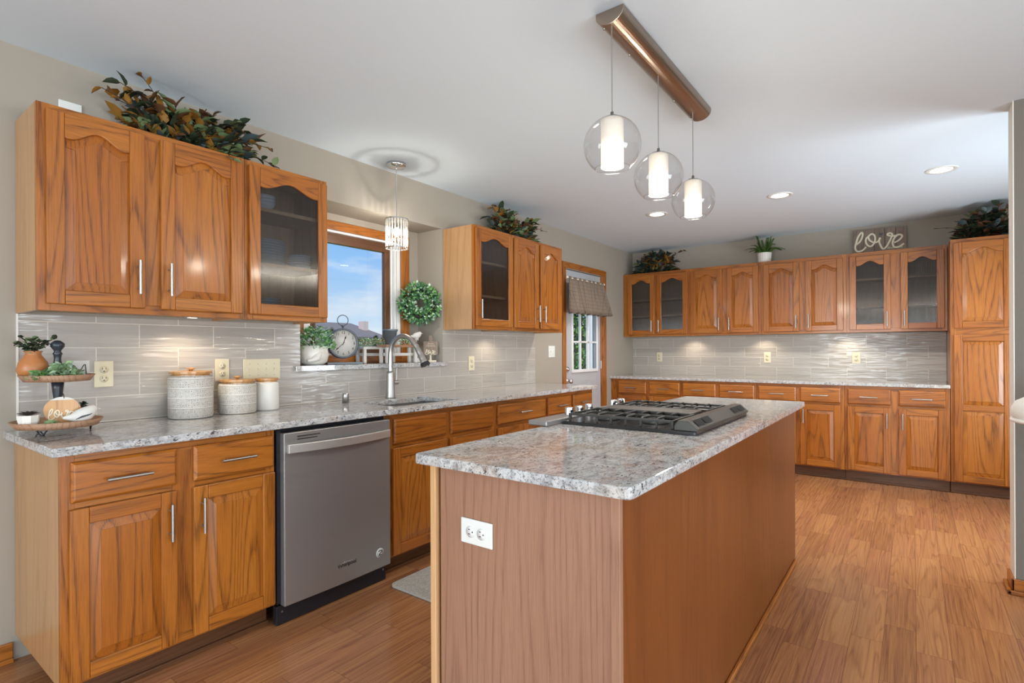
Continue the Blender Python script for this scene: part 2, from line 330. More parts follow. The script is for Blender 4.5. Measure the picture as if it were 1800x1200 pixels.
def fabric(name, c1, c2, scale, sc=(1, 1, 1)):
    m, nt, b = new_mat(name, rough=.9, spec=.2); n = noise(nt, mapv(nt, objc(nt), sc), scale, 3, .6)
    L(nt, mixc(nt, ramp(nt, n, [(.35, (0, 0, 0, 1)), (.65, (1, 1, 1, 1))]), c1, c2), b.inputs['Base Color']); bump(nt, b, n, .4, .004); return m
RUGM = fabric('woven_mat', S(150, 146, 138), S(186, 182, 174), 220, (1, .35, 1))
def plaid():
    m, nt, b = new_mat('plaid_cloth', rough=.9, spec=.15); at = N(nt, 'ShaderNodeAttribute', attribute_name='gc').outputs['Vector']
    sp = N(nt, 'ShaderNodeSeparateXYZ'); L(nt, at, sp.inputs[0])
    a = math_n(nt, 'LESS_THAN', math_n(nt, 'FRACT', math_n(nt, 'MULTIPLY', sp.outputs[1], 22)), .12); c = math_n(nt, 'LESS_THAN', math_n(nt, 'FRACT', math_n(nt, 'MULTIPLY', sp.outputs[2], 26)), .14)
    L(nt, mixc(nt, math_n(nt, 'MULTIPLY', math_n(nt, 'MAXIMUM', a, c), .4), S(122, 108, 96), S(66, 62, 62)), b.inputs['Base Color']); return m
PLAID = plaid()

# ================================================================== large structure
YB = 6.68; ZC = 2.45; HC = .9116
b = MB(); b.box(-.34, 6.6, -3.1, 6.82, -.1, 0); struct(b.build('floor', FLOOR))
b = MB(); b.box(-.34, 6.6, -3.1, 6.82, ZC, ZC+.1); struct(b.build('ceiling', CEIL))
RY0, RY1, RZ0, RZ1 = 2.006, 3.193, 1.106, 2.148       # window recess
DY0, DY1, DZ = 5.0, 5.815, 2.065                      # exterior door opening
WY0, WY1, WZ0, WZ1 = 2.19, 3.012, 1.19, 2.04          # window opening in the outer skin
b = MB()
b.box(-.26, 0, -3.1, RY0, 0, ZC); b.box(-.26, 0, RY0, RY1, 0, RZ0); b.box(-.26, 0, RY0, RY1, RZ1, ZC); b.box(-.26, 0, RY1, 4.3, 0, ZC); b.box(-.12, 0, 4.3, DY0, 0, ZC)
b.box(-.12, 0, DY0, DY1, DZ, ZC); b.box(-.12, 0, DY1, 6.82, 0, ZC)
b.box(-.34, -.26, -3.1, WY0, 0, ZC); b.box(-.34, -.26, WY0, WY1, 0, WZ0); b.box(-.34, -.26, WY0, WY1, WZ1, ZC); b.box(-.34, -.26, WY1, 4.3, 0, ZC)
struct(b.build('wall_left', WALL))
b = MB(); b.box(0, 4.4, YB, YB+.14, 0, ZC); struct(b.build('wall_back', WALL))
b = MB(); b.box(4.3, 4.42, 4.02, YB, 0, ZC); struct(b.build('wall_right', WALL))
b = MB(); b.box(3.279, 6.5, 3.87, 4.02, 0, ZC, 0); b.box(3.275, 3.279, 3.87, 4.02, 0, ZC, 1); struct(b.build('wall_divider', [WALL_G, WHITE_P]))
b = MB(); b.box(6.5, 6.6, -3.1, 4.02, 0, ZC); struct(b.build('wall_side', WALL))
b = MB(); b.box(0, 6.5, -3.1, -3.0, 0, ZC); struct(b.build('wall_front', WALL))
def base_moulding(b, x0, x1, y0, y1):
    b.box(x0, x1, y0, y1, 0, .075, 0, 'y' if (y1-y0) > (x1-x0) else 'x')
b = MB(); base_moulding(b, 0.001, .014, -2.9, .755); b.box(.014, .028, -2.9, .755, 0, .018, 0, 'y'); struct(b.build('baseboard_left', OAK, bevel=.003))
b = MB(); base_moulding(b, 3.262, 3.275, 3.856, 4.02); base_moulding(b, 3.262, 6.5, 3.856, 3.87)
b.box(3.246, 3.262, 3.84, 4.02, 0, .02, 0, 'y'); b.box(3.246, 6.5, 3.84, 3.856, 0, .02, 0, 'x'); struct(b.build('baseboard_divider', OAK, bevel=.004))

# backsplashes
b = MB(); b.box(.001, .009, .775, RY0, HC+.001, 1.377); b.box(.001, .009, RY0, RY1, HC+.001, 1.104); b.box(.001, .009, RY1, 4.44, HC+.001, 1.377)
b.box(.001, .011, .769, .775, HC+.001, 1.377, 1); struct(b.build('trim_1', [TILE_L, WHITE_P]))
b = MB(); b.box(0.001, 3.124, YB-.009, YB-.001, HC+.001, 1.376); struct(b.build('trim_2', TILE_B))

# window
win = bpy.data.objects.new('window_1', None); COL.objects.link(win); win.location = (-.3, 2.6, 1.13); struct(win)
T = Matrix.Translation((.3, -2.6, -1.13))
def part(b, name, mats, parent, bevel=0, xf=None): return b.build(name, mats, parent, bevel, xf=xf)
b = MB(); cx0, cx1 = -.259, -.242
b.box(cx0, cx1, WY0-.075, WY1+.075, 2.038, 2.098, 0, 'y'); b.box(cx0, cx1, WY1, WY1+.075, 1.136, 2.038); b.box(cx0, cx1, WY0-.075, WY0, 1.136, 2.038); b.box(cx0, cx1, WY0, WY1, 1.136, 1.19, 0, 'y')
part(b, 'casing', OAK, win, .004, T)
b = MB(); b.box(-.338, -.262, WY0+.001, WY1-.001, 2.024, 2.039); b.box(-.338, -.262, WY1-.03, WY1-.001, 1.191, 2.024); b.box(-.29, -.262, WY1-.055, WY1-.04, 1.205, 2.024); b.box(-.338, -.262, WY0+.001, WY0+.055, 1.191, 2.0); b.box(-.338, -.262, WY0+.055, WY1-.055, 1.191, 1.205)
b.box(-.33, -.28, WY1-.078, WY1-.062, 1.205, 2.024); part(b, 'track', BLIND, win, .002, T)
b = MB(); b.box(-.32, -.285, WY0+.055, WY1-.079, 1.955, 2.023, 0, 'y'); b.box(-.32, -.285, WY0+.055, WY1-.079, 1.206, 1.25, 0, 'y'); b.box(-.32, -.285, WY1-.13, WY1-.079, 1.25, 1.955); b.box(-.32, -.285, WY0+.055, WY0+.11, 1.25, 1.955)
part(b, 'sash', OAK_DARK, win, .003, T)
b = MB(); b.box(-.306, -.302, WY0+.11, WY1-.13, 1.25, 1.955); part(b, 'glass_pane', PANE, win, 0, T)
b = MB(); b.prism(srect(-.255, .034, 1.965, 3.225, .004, 2), 'xy', 1.106, 1.1355)
sill = b.build('window_sill', GRANITE); struct(sill); sill.name = 'trim_3'

# exterior door
door = bpy.data.objects.new('door_1', None); COL.objects.link(door); door.location = (-.03, 5.4, 0); struct(door)
T = Matrix.Translation((.03, -5.4, 0)); gx0, gx1 = -.055, -.015
GY0, GY1, GZ0, GZ1 = 5.165, 5.71, 1.0, 1.93
b = MB(); b.box(gx0, gx1, 5.005, GY0, .01, 2.06); b.box(gx0, gx1, GY1, 5.81, .01, 2.06); b.box(gx0, gx1, GY0, GY1, .01, GZ0); b.box(gx0, gx1, GY0, GY1, GZ1, 2.06)
for (a, c) in ((.15, .5), (.55, .9)): b.box(gx1, gx1+.006, 5.14, 5.36, a, c); b.box(gx1, gx1+.006, 5.46, 5.68, a, c)
part(b, 'slab', DOORP, door, .003, T)
b = MB(); w_ = .03
b.box(gx1, .0, GY0-.02, GY0+.01, GZ0-.02, GZ1+.02); b.box(gx1, .0, GY1-.01, GY1+.02, GZ0-.02, GZ1+.02); b.box(gx1, .0, GY0, GY1, GZ0-.02, GZ0+.012); b.box(gx1, .0, GY0, GY1, GZ1-.012, GZ1+.02)
for y in (5.335, 5.50): b.box(-.035, -.01, y, y+.025, GZ0, GZ1)
for z in (1.297, 1.61): b.box(-.035, -.01, GY0, GY1, z, z+.02)
part(b, 'muntins', BLIND, door, .003, T)
b = MB(); b.box(-.042, -.038, GY0, GY1, GZ0, GZ1); part(b, 'glass_pane', PANE, door, 0, T)
for z, n in ((1.02, 'deadbolt'), (.895, 'door_knob')):
    b = MB(); b.lathe([(.028, 0), (.028, .008), (.012, .012), (.012, .03), (.026, .036), (.027, .055), (.015, .064), (.0001, .066)] if n == 'door_knob' else [(.03, 0), (.028, .012), (.018, .016), (.018, .024), (.0001, .026)], (gx1, 5.06, z), 16, 0, 'x'); part(b, n, CHROME, door, 0, T)
for z in (.3, 1.05, 1.8):
    b = MB(); b.cyl((-.01, 5.814, z-.045), (-.01, 5.814, z+.045), .007, 8); part(b, 'hinge', NICKEL, door, 0, T)
b = MB(); b.box(.001, .018, 4.94, 4.998, 0, 2.07); b.box(.001, .018, 5.815, 5.9, 0, 2.07); b.box(.001, .018, 4.94, 5.9, 2.07, 2.132, 0, 'y')
b.box(-.11, .0, 4.9985, 5.0045, .0, 2.064); b.box(-.11, .0, 5.8105, 5.8165, 0, 2.064)
struct(b.build('trim_4', OAK, bevel=.004))

# ================================================================== cabinets
def arch_line(w, A, n=22):
    return [(-w/2+w*i/n, A*(.5+.5*math.cos(PI*abs(-1+2*i/n)/.86))) for i in range(n+1)]
def handle(parent, x, z, ln, vert, y=-.02):
    b = MB(); r = .0055; d = (0, 1) if vert else (1, 0)
    b.cyl((x-d[0]*ln/2, y-.03, z-d[1]*ln/2), (x+d[0]*ln/2, y-.03, z+d[1]*ln/2), r, 12)
    for s in (-1, 1): b.cyl((x+s*d[0]*ln*.32, y, z+s*d[1]*ln*.32), (x+s*d[0]*ln*.32, y-.03, z+s*d[1]*ln*.32), .0042, 8)
    return b.build('handle', NICKEL, parent)
def raised_panel(b, outline, y_back, y_edge, y_top, inset):
    # outline counter-clockwise in xz; field raised toward the viewer (-y) with a sloping margin
    n = len(outline); inner = []
    for i in range(n):
        p0, p1, p2 = Vector(outline[i-1]), Vector(outline[i]), Vector(outline[(i+1) % n])
        t1 = (p1-p0).normalized(); t2 = (p2-p1).normalized(); n1 = Vector((-t1.y, t1.x)); n2 = Vector((-t2.y, t2.x)); k = (n1+n2)
        k = k/(max(.35, 1+n1.dot(n2))); inner.append(p1+k*inset)
    off = (random.uniform(0, 50), random.uniform(0, 50), random.uniform(0, 50))
    v = [(p[0], y_edge, p[1]) for p in outline]+[(p.x, y_top+.0025, p.y) for p in inner]+[(p.x, y_top, p.y) for p in inner]
    c = Vector((sum(p.x for p in inner)/n, sum(p.y for p in inner)/n)); v += [(c.x+(p.x-c.x)*.985, y_top, c.y+(p.y-c.y)*.985) for p in inner]
    f = [tuple(range(3*n, 4*n))]
    for r in range(3):
        for i in range(n): j = (i+1) % n; f.append((r*n+i, r*n+j, (r+1)*n+j, (r+1)*n+i))
    b.add(v, f, 0, 'z', False, off)
def make_door(root, x0, x1, z0, z1, kind, hs=None, hz=None, hl=.138):
    st = .054; w = x1-x0; b = MB(); y0, y1 = -.02, -.0012; A = .042 if w > .28 else .036; cx = (x0+x1)/2; iw = w-2*st
    b.box(x0, x0+st, y0, y1, z0, z1); b.box(x1-st, x1, y0, y1, z0, z1); b.box(x0+st, x1-st, y0, y1, z0, z0+st, 0, 'x')
    rails = [z0+st]
    if kind in ('arch', 'glass'):
        low = z1-st-A; ln = [(cx+x, low+h) for x, h in arch_line(iw, A)]
        b.prism(ln+[(x1-st, z1), (x0+st, z1)], 'xz', y0, y1, 0, 'x')
    else:
        b.box(x0+st, x1-st, y0, y1, z1-st, z1, 0, 'x'); ln = [(x0+st, z1-st), (x1-st, z1-st)]
    if kind == 'double':
        zm = (.701, .753); b.box(x0+st, x1-st, y0, y1, zm[0], zm[1], 0, 'x')
    d = b.build('door', OAK, root, .0035)
    if kind == 'glass':
        g = MB(); n = int(iw/.0105); v = []; zb, zt = z0+st-.006, z1-st+.006
        for i in range(n*4+1):
            x = x0+st-.006+(iw+.012)*i/(n*4); y = -.009-.0017*abs(math.sin(PI*i/4)); v += [(x, y, zb), (x, y, zt)]
        g.add(v, [(2*i, 2*i+2, 2*i+3, 2*i+1) for i in range(n*4)], 0, 'z', True); g.build('glass_pane', REED, d)
    else:
        p = MB()
        if kind == 'double':
            raised_panel(p, [(x0+st, z0+st), (x1-st, z0+st), (x1-st, .701), (x0+st, .701)], -.005, -.009, -.018, .032)
            raised_panel(p, [(x0+st, .753), (x1-st, .753)]+ln[::-1], -.005, -.009, -.018, .032)
        else: raised_panel(p, [(x0+st, z0+st), (x1-st, z0+st)]+ln[::-1], -.005, -.009, -.018, .032 if w > .3 else .027)
        p.build('panel', OAK, d)
    if hs: handle(d, (x0+.028) if hs == 'l' else (x1-.028), hz, hl, True)
    return d
def make_drawer(root, x0, x1, z0, z1, h=True):
    b = MB(); y0, ym, y1 = -.02, -.013, -.0012; i = .009
    v = [(x, y1, z) for x, z in ((x0, z0), (x1, z0), (x1, z1), (x0, z1))]+[(x, ym, z) for x, z in ((x0, z0), (x1, z0), (x1, z1), (x0, z1))]+[(x, y0, z) for x, z in ((x0+i, z0+i), (x1-i, z0+i), (x1-i, z1-i), (x0+i, z1-i))]
    b.add(v, [(3, 2, 1, 0), (8, 9, 10, 11)]+[(k+r*4, (k+1) % 4+r*4, (k+1) % 4+r*4+4, k+r*4+4) for r in (0, 1) for k in range(4)], 0, 'x')
    d = b.build('drawer', OAK, root, .0015)
    if h: handle(d, (x0+x1)/2, (z0+z1)/2-.002, .138, False)
    return d
def cabinet(name, label, cat, group, loc, rz, W, D, z0, z1, doors=(), drawers=(), rails=(), shelves=(), toe=False, side=None, lst=.04, rst=.04, mull=(), top=True):
    root = thing(name, label, cat, loc, rz, group); g = .0006; t = .016
    b = MB(); si = side or OAK_SIDE
    b.box(g, t, .019, D-.002, z0, z1, 0); b.box(W-t, W-g, .019, D-.002, z0, z1, 0)
    b.box(t, W-t, .019, D-.002, z0+.012, z0+.028, 1, 'x'); 
    if top: b.box(t, W-t, .019, D-.002, z1-.016, z1-.002, 1, 'x')
    b.box(t, W-t, D-.012, D-.002, z0+.03, z1-.018, 1)
    b.build('carcass', [si, OAK_IN], root)
    f = MB(); f.box(g, lst, 0, .019, z0, z1); f.box(W-rst, W-g, 0, .019, z0, z1); f.box(lst, W-rst, 0, .019, z1-.038, z1, 0, 'x'); f.box(lst, W-rst, 0, .019, z0, z0+.038, 0, 'x')
    for x0, x1 in mull: f.box(x0, x1, 0, .019, z0+.038, z1-.038)
    for a, c in rails:
        xs = [lst]+[q for m in mull for q in m]+[W-rst]
        for k in range(0, len(xs), 2): f.box(xs[k], xs[k+1], 0, .019, a, c, 0, 'x')
    f.build('face_frame', OAK, root, .001)
    for z in shelves:
        s = MB(); s.box(t, W-t, .03, D-.014, z-.018, z, 0, 'x'); s.build('shelf', OAK_IN, root)
    if toe:
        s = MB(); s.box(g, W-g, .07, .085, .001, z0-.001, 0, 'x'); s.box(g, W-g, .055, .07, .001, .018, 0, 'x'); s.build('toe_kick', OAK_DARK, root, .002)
    for d in doors: make_door(root, *d)
    for d in drawers: make_drawer(root, *d)
    return root
R90 = PI/2
ZT, ZB = 2.145, 1.378; UD0, UD1 = 1.402, 2.122
GU, GB = 'oak wall cabinets', 'oak base cabinets'
XU, XL = .306, .61
def up_left(label, y0, y1, doors, shelves=()):
    return cabinet('wall_cabinet', label, 'cabinet', GU, (XU, y0, 0), R90, y1-y0, XU, ZB, ZT, [(a-y0, c-y0, UD0, UD1, k, h, 1.527) for a, c, k, h in doors], shelves=shelves,
                   mull=[(doors[i][1]-y0-.012, doors[i+1][0]-y0+.012) for i in range(len(doors)-1)])
up_left('oak wall cabinet with two solid arched doors above the patterned canisters', .769, 1.534, [(.795, 1.112, 'arch', 'r'), (1.171, 1.516, 'arch', 'l')])
up_left('oak wall cabinet with a reeded glass door and stacked dishes inside', 1.5345, 1.985, [(1.55, 1.976, 'glass', None)], (1.665, 1.94))
up_left('oak wall cabinet with one reeded glass door and empty shelves beside the wreath', 3.209, 3.676, [(3.222, 3.668, 'glass', 'l')], (1.64, 1.895))
up_left('oak wall cabinet with two solid arched doors next to the curtained door', 3.6765, 4.44, [(3.69, 4.036, 'arch', 'r'), (4.071, 4.40, 'arch', 'l')])
YF = 6.397; YBF = 6.05
BX = [0.002, .816, 1.583, 2.357, 3.124]
for i, (label, ds, sh) in enumerate([
    ('oak wall cabinet with two glass doors in the room corner', [(.065, .405, 'glass', 'r'), (.437, .799, 'glass', 'l')], (1.63, 1.825)),
    ('oak wall cabinet with two solid arched doors beside the corner glass cabinet', [(.837, 1.184, 'arch', 'r'), (1.236, 1.558, 'arch', 'l')], ()),
    ('oak wall cabinet with two solid arched doors under the potted fern', [(1.608, 1.946, 'arch', 'r'), (2.003, 2.33, 'arch', 'l')], ()),
    ('oak wall cabinet with two glass doors under the love sign', [(2.383, 2.71, 'glass', 'r'), (2.786, 3.102, 'glass', 'l')], (1.635, 1.895))]):
    x0, x1 = BX[i], BX[i+1]
    cabinet('wall_cabinet', label, 'cabinet', GU, (x0, YF, 0), 0, x1-x0, YB-YF, ZB, ZT, [(a-x0, c-x0, UD0, UD1-.012, k, h, 1.5) for a, c, k, h in ds], shelves=sh, mull=[(ds[0][1]-x0-.012, ds[1][0]-x0+.012)], lst=.05 if i else .066)
def base_cab(label, loc, rz, W, D, doors, drawers, mull, o, **k):
    return cabinet('base_cabinet', label, 'cabinet', GB, loc, rz, W, D, .102, .880, [(a-o, c-o, .114, .694, 'square', h, .583) for a, c, h in doors], [(a-o, c-o, .716, .853, h) for a, c, h in drawers], rails=[(.694, .716)], toe=True, mull=[(a-o, c-o) for a, c in mull], **k)
base_cab('oak base cabinet with two doors and two drawers under the tiered tray', (XL, .762, 0), R90, .745, .608, [(.784, 1.110, 'r'), (1.168, 1.500, 'l')], [(.789, 1.110, True), (1.170, 1.498, True)], [(1.098, 1.18)], .762)
base_cab('oak sink cabinet with two blank drawer fronts beside the dishwasher', (XL, 2.142, 0), R90, .922, .608, [(2.170, 2.59, 'r'), (2.62, 3.035, 'l')], [(2.180, 2.585, False), (2.626, 3.031, False)], [(2.575, 2.635)], 2.142, top=False)
base_cab('oak base cabinet with one wide drawer next to the sink cabinet', (XL, 3.066, 0), R90, .62, .608, [(3.09, 3.376, 'r'), (3.384, 3.668, 'l')], [(3.089, 3.668, True)], [], 3.066)
base_cab('oak base cabinet with two small drawers at the counter end near the curtained door', (XL, 3.687, 0), R90, .755, .608, [(3.708, 4.055, 'r'), (4.088, 4.412, 'l')], [(3.708, 4.055, True), (4.088, 4.412, True)], [(4.045, 4.098)], 3.687)
BB = [.05, .846, 1.61, 2.366, 3.124]
bd = [(.098, .439), (.477, .826), (.86, 1.21), (1.247, 1.589), (1.629, 1.966), (2.003, 2.336), (2.39, 2.715), (2.772, 3.096)]
for i, label in enumerate(['oak base cabinet in the room corner, first of the long far row', 'oak base cabinet second from the corner, its lower part hidden by the cooktop', 'oak base cabinet third from the corner, partly hidden by the island end', 'oak base cabinet with two drawers and two doors beside the tall pantry']):
    p, q = bd[2*i], bd[2*i+1]; x0 = BB[i] if i else .002
    base_cab(label, (x0, YBF, 0), 0, BB[i+1]-x0-.001, YB-YBF, [(p[0], p[1], 'r'), (q[0], q[1], 'l')], [(p[0], p[1], True), (q[0], q[1], True)], [(p[1]-.01, q[0]+.01)], x0, lst=.09 if i == 0 else .04)
pan = cabinet('pantry_cabinet', 'tall oak pantry cabinet with one arched upper door beside the divider wall', 'cabinet', None, (3.1265, YBF, 0), 0, .43, YB-YBF, .102, 2.13,
              [(.022, .386, 1.387, 2.098, 'arch'), (.022, .386, .114, 1.33, 'double')], rails=[(1.31, 1.40)], toe=True, side=OAK)
# countertops
def slab(b, poly, z0, z1, hole=None):
    if not hole: b.prism(poly, 'xy', z0, z1); return
    n = 4; o = poly; h = hole
    v = [(p[0], p[1], z) for z in (z0, z1) for p in o]+[(p[0], p[1], z) for z in (z0, z1) for p in h]
    f = []
    for i in range(4):
        j = (i+1) % 4
        f += [(i, j, 4+j, 4+i), (4+i, 4+j, 12+j, 12+i), (j, i, 8+i, 8+j), (8+j, 8+i, 12+i, 12+j)]
    b.add(v, f, 0)
CT = .882
b = MB(); slab(b, [(.001, .73), (.662, .73), (.662, 4.44), (.001, 4.44)], CT, HC, [(.23, 2.24), (.565, 2.24), (.565, 2.79), (.23, 2.79)])
tag(b.build('countertop', GRANITE, bevel=.004), 'long speckled granite countertop with the sink under the window', 'countertop')
b = MB(); b.box(.001, 3.124, 6.02, YB-.001, CT, HC); tag(b.build('countertop', GRANITE, bevel=.004), 'speckled granite countertop along the far wall ending at the pantry', 'countertop')

# sink, faucet, soap cap
sk = thing('sink', 'undermount stainless sink set in the granite counter', 'sink', (.4, 2.52, .70))
b = MB(); X0, X1, Y0, Y1, Zs, Zb = -.185, .18, -.295, .285, .181, .0
b.box(X0, X1, Y0, Y1, Zb, Zb+.004); b.box(X0, X0+.004, Y0, Y1, Zb, Zs); b.box(X1-.004, X1, Y0, Y1, Zb, Zs); b.box(X0, X1, Y0, Y0+.004, Zb, Zs); b.box(X0, X1, Y1-.004, Y1, Zb, Zs); b.build('basin', STEEL, sk)
b = MB(); b.lathe([(.045, 0), (.045, .003), (.03, .003), (.028, .001), (.0001, .001)], (0, 0, .0045), 20); b.build('drain', CHROME, sk)
fc = thing('faucet', 'brushed nickel pull-down kitchen faucet with a high arched neck', 'faucet', (.115, 2.59, HC))
b = MB(); b.lathe([(.034, 0), (.033, .006), (.029, .03), (.026, .16), (.0245, .172), (.017, .176)], (0, 0, 0), 20)
b.build('body', NICKEL, fc)
b = MB(); pts = [(0, 0, .165), (0, 0, .28), (.014, .002, .345), (.05, .008, .388), (.10, .018, .407), (.15, .028, .393), (.19, .037, .355), (.205, .041, .335)]
b.tube(spline(pts, 5), .0155, 16); b.build('neck', NICKEL, fc)
b = MB(); b.tube(spline([(.20, .04, .342), (.225, .046, .30), (.25, .052, .255), (.262, .055, .232)], 4), [.0165]*3+[.019]*4+[.022]*3+[.0245]*3, 16); sh = b.build('spray_head', NICKEL, fc)
b = MB(); b.tube([(.261, .055, .234), (.270, .058, .216)], [.029, .033], 18); b.build('nozzle', BLACK, sh)
b = MB(); b.cyl((0, 0, .10), (0, .062, .10), .0155, 14); b.tube([(0, .05, .11), (0, .052, .16), (0, .056, .195)], [.006, .005, .004], 8); b.build('lever', NICKEL, fc)
b = MB(); b.lathe([(.02, 0), (.02, .052), (.018, .056), (.0001, .056)], (0, 0, 0), 18)
o = b.build('air_gap_cap', NICKEL); o.location = (.15, 2.215, HC); tag(o, 'small nickel cylinder cap on the counter beside the faucet', 'sink fitting')

# dishwasher
dw = thing('dishwasher', 'stainless steel dishwasher with a curved bar handle between base cabinets', 'dishwasher', (.61, 1.51, 0), R90)
W = .628
b = MB(); b.box(.004, W-.004, .02, .56, .10, .875); b.box(.004, .022, -.005, .02, .1, .87); b.build('tub', BLACK, dw)
b = MB(); b.prism([(.022+.6*i/16, -.036-.006*math.sin(PI*i/16)) for i in range(17)]+[(.622, .0), (.022, .0)], 'xy', .092, .858); dp = b.build('door', STEEL, dw, .003)
b = MB(); pts = [(.034+.576*i/20, -.055-.034*math.sin(PI*i/20)) for i in range(21)]
b.prism(pts+[(x, y+.016) for x, y in pts[::-1]], 'xy', .768, .808)
for x in (.036, .594): b.box(x, x+.014, -.055, -.03, .772, .804)
b.build('handle', new_mat('satin_steel', S(196, 194, 190), .42, .7)[0], dp, .003)
b = MB(); b.box(.085, .2, -.0415, -.036, .836, .84); b.box(.085, .2, -.0405, -.036, .823, .827); b.build('vent', DARK, dp)
b = MB(); b.box(-.006+.01, W-.01, .0, .03, .004, .088); b.build('kick_plate', BLACK, dw, .002)
b = MB(); b.cyl((.03, -.002, .06), (.03, .004, .06), .005, 10); b.cyl((.6, -.002, .06), (.6, .004, .06), .005, 10); b.build('screws', NICKEL, dw)
def text_mesh(txt, size, mat, name, parent, mtx, ext=.0006, align='CENTER', shear=0, body=None):
    cu = bpy.data.curves.new('txt', 'FONT'); cu.body = txt; cu.size = size; cu.extrude = ext; cu.align_x = align; cu.align_y = 'CENTER'; cu.shear = shear; cu.resolution_u = 3
    to = bpy.data.objects.new('txt', cu); COL.objects.link(to)
    dg = bpy.context.evaluated_depsgraph_get(); me = bpy.data.meshes.new_from_object(to.evaluated_get(dg)); COL.objects.unlink(to); bpy.data.objects.remove(to)
    me.transform(mtx); me.materials.clear(); me.materials.append(mat); me.name = name
    o = bpy.data.objects.new(name, me); COL.objects.link(o); o.parent = parent; return o
RX90 = Matrix.Rotation(PI/2, 4, 'X')
text_mesh('Whirlpool', .026, DARK, 'logo', dp, Matrix.Translation((.345, -.0425, .181)) @ RX90)
b = MB(); b.tube([(.345+.045*math.cos(a), -.0424, .181+.012*math.sin(a)) for a in [math.radians(20+k*16) for k in range(10)]], .0011, 5); b.build('logo_swoosh', CHROME, dp)
b = MB(); b.lathe([(.0001, -.0008), (.024, -.0008), (.024, .0008), (.0001, .0008)], (.548, -.0405, .172), 28, 0, 'y'); bd_ = b.build('sticker', WPLASTIC, dp)
b = MB(); b.tube([(.548+.019*math.cos(a), -.0418, .172+.019*math.sin(a)) for a in [2*PI*k/24 for k in range(25)]], .0012, 5)
b.tube(spline([(.538, -.0418, .182), (.552, -.0418, .184), (.558, -.0418, .176), (.545, -.0418, .170), (.540, -.0418, .163), (.556, -.0418, .162)], 4), .0022, 6); b.build('sticker_print', INK, bd_)

# ================================================================== island
isl = thing('island_cabinet', 'long oak kitchen island cabinet with an outlet on its end panel', 'kitchen island', (2.0, 2.5, 0))
IX0, IX1, IY0, IY1 = 1.706, 2.324, 1.385, 3.69
T = Matrix.Translation((-2.0, -2.5, 0))
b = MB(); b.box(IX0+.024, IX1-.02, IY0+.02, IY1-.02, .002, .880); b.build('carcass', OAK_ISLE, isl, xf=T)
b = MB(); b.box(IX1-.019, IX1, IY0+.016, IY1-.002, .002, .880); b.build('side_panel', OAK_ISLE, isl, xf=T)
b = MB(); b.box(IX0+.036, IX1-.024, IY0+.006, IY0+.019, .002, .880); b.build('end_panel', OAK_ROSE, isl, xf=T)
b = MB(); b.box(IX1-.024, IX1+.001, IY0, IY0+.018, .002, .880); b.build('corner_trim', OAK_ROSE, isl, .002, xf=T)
b = MB(); b.box(IX0, IX0+.022, IY0-.002, IY0+.017, .102, .880); b.build('frame_edge', OAK_PALE, isl, .002, xf=T)
b = MB(); b.box(IX1-.02, IX1, IY1-.0015, IY1+.012, .002, .880); b.build('rear_trim', OAK_DARK, isl, .002, xf=T)
b = MB(); b.box(IX1+.0005, IX1+.015, IY0, IY1-.02, .001, .018, 0, 'y'); b.build('shoe_moulding', OAK, isl, .004, xf=T)
iw = bpy.data.objects.new('x', None)
fr = MB(); fr.box(IX0, IX0+.02, IY0+.018, IY1, .102, .14, 0, 'y'); fr.box(IX0, IX0+.02, IY0+.018, IY1, .84, .88, 0, 'y')
for k in range(6): y = IY0+.018+(IY1-IY0-.058)*k/5; fr.box(IX0, IX0+.02, y, y+.04, .14, .84)
fr.build('face_frame', OAK, isl, xf=T)
for k in range(5):
    y = IY0+.018+(IY1-IY0-.058)*k/5+.02; w5 = (IY1-IY0-.058)/5
    d = MB(); d.box(IX0-.02, IX0-.001, y+.01, y+w5-.01, .13, .84); d = d.build('door', OAK, isl, .004, xf=T)
    h = MB(); h.cyl((IX0-.05, y+w5-.05, .62), (IX0-.05, y+w5-.05, .76), .0055, 10); h.cyl((IX0-.05, y+w5-.05, .65), (IX0-.02, y+w5-.05, .65), .004, 8); h.cyl((IX0-.05, y+w5-.05, .73), (IX0-.02, y+w5-.05, .73), .004, 8); h.build('handle', NICKEL, d, xf=T)
b = MB(); b.prism(srect(1.662, 2.365, 1.355, 3.79, .02), 'xy', CT, HC); tag(b.build('countertop', GRANITE, bevel=.004), 'granite top of the kitchen island holding the gas cooktop', 'countertop')

# cooktop
ck = thing('cooktop', 'black downdraft gas cooktop with cast iron grates and chrome knobs on the island', 'cooktop', (1.95, 2.53, HC))
T = Matrix.Translation((-1.95, -2.53, 0)); z = .0005
b = MB(); b.prism(srect(1.69, 2.25, 2.165, 2.905, .006), 'xy', z, .014); b.build('deck', DECK, ck, .002, xf=T)
b = MB(); b.box(1.596, 1.688, 2.055, 3.0, z, .022); b.build('control_panel', STEEL, ck, .005, xf=T)
b = MB(); b.box(1.72, 2.14, 2.455, 2.6, .0145, .046); b.build('griddle_plate', VENT, ck, .004, xf=T)
b = MB(); prof = [(2.17, .0145), (2.256, .0145), (2.256, .022), (2.222, .052), (2.185, .052), (2.17, .03)]
b.prism([(x, zz) for x, zz in prof], 'xz', 2.165, 2.905); vb = b.build('vent_bar', new_mat('dark_grey_enamel', S(66, 64, 60), .38, .3)[0], ck, .003, xf=T)
for y in (2.205, 2.297, 2.70, 2.792):
    b = MB(); e_ = .0012; b.add([(2.226+e_, y, .0495+e_), (2.248+e_, y, .0301+e_), (2.248+e_, y+.082, .0301+e_), (2.226+e_, y+.082, .0495+e_)], [(0, 1, 2, 3)]); b.build('vent_slot', DARK, vb, xf=T)
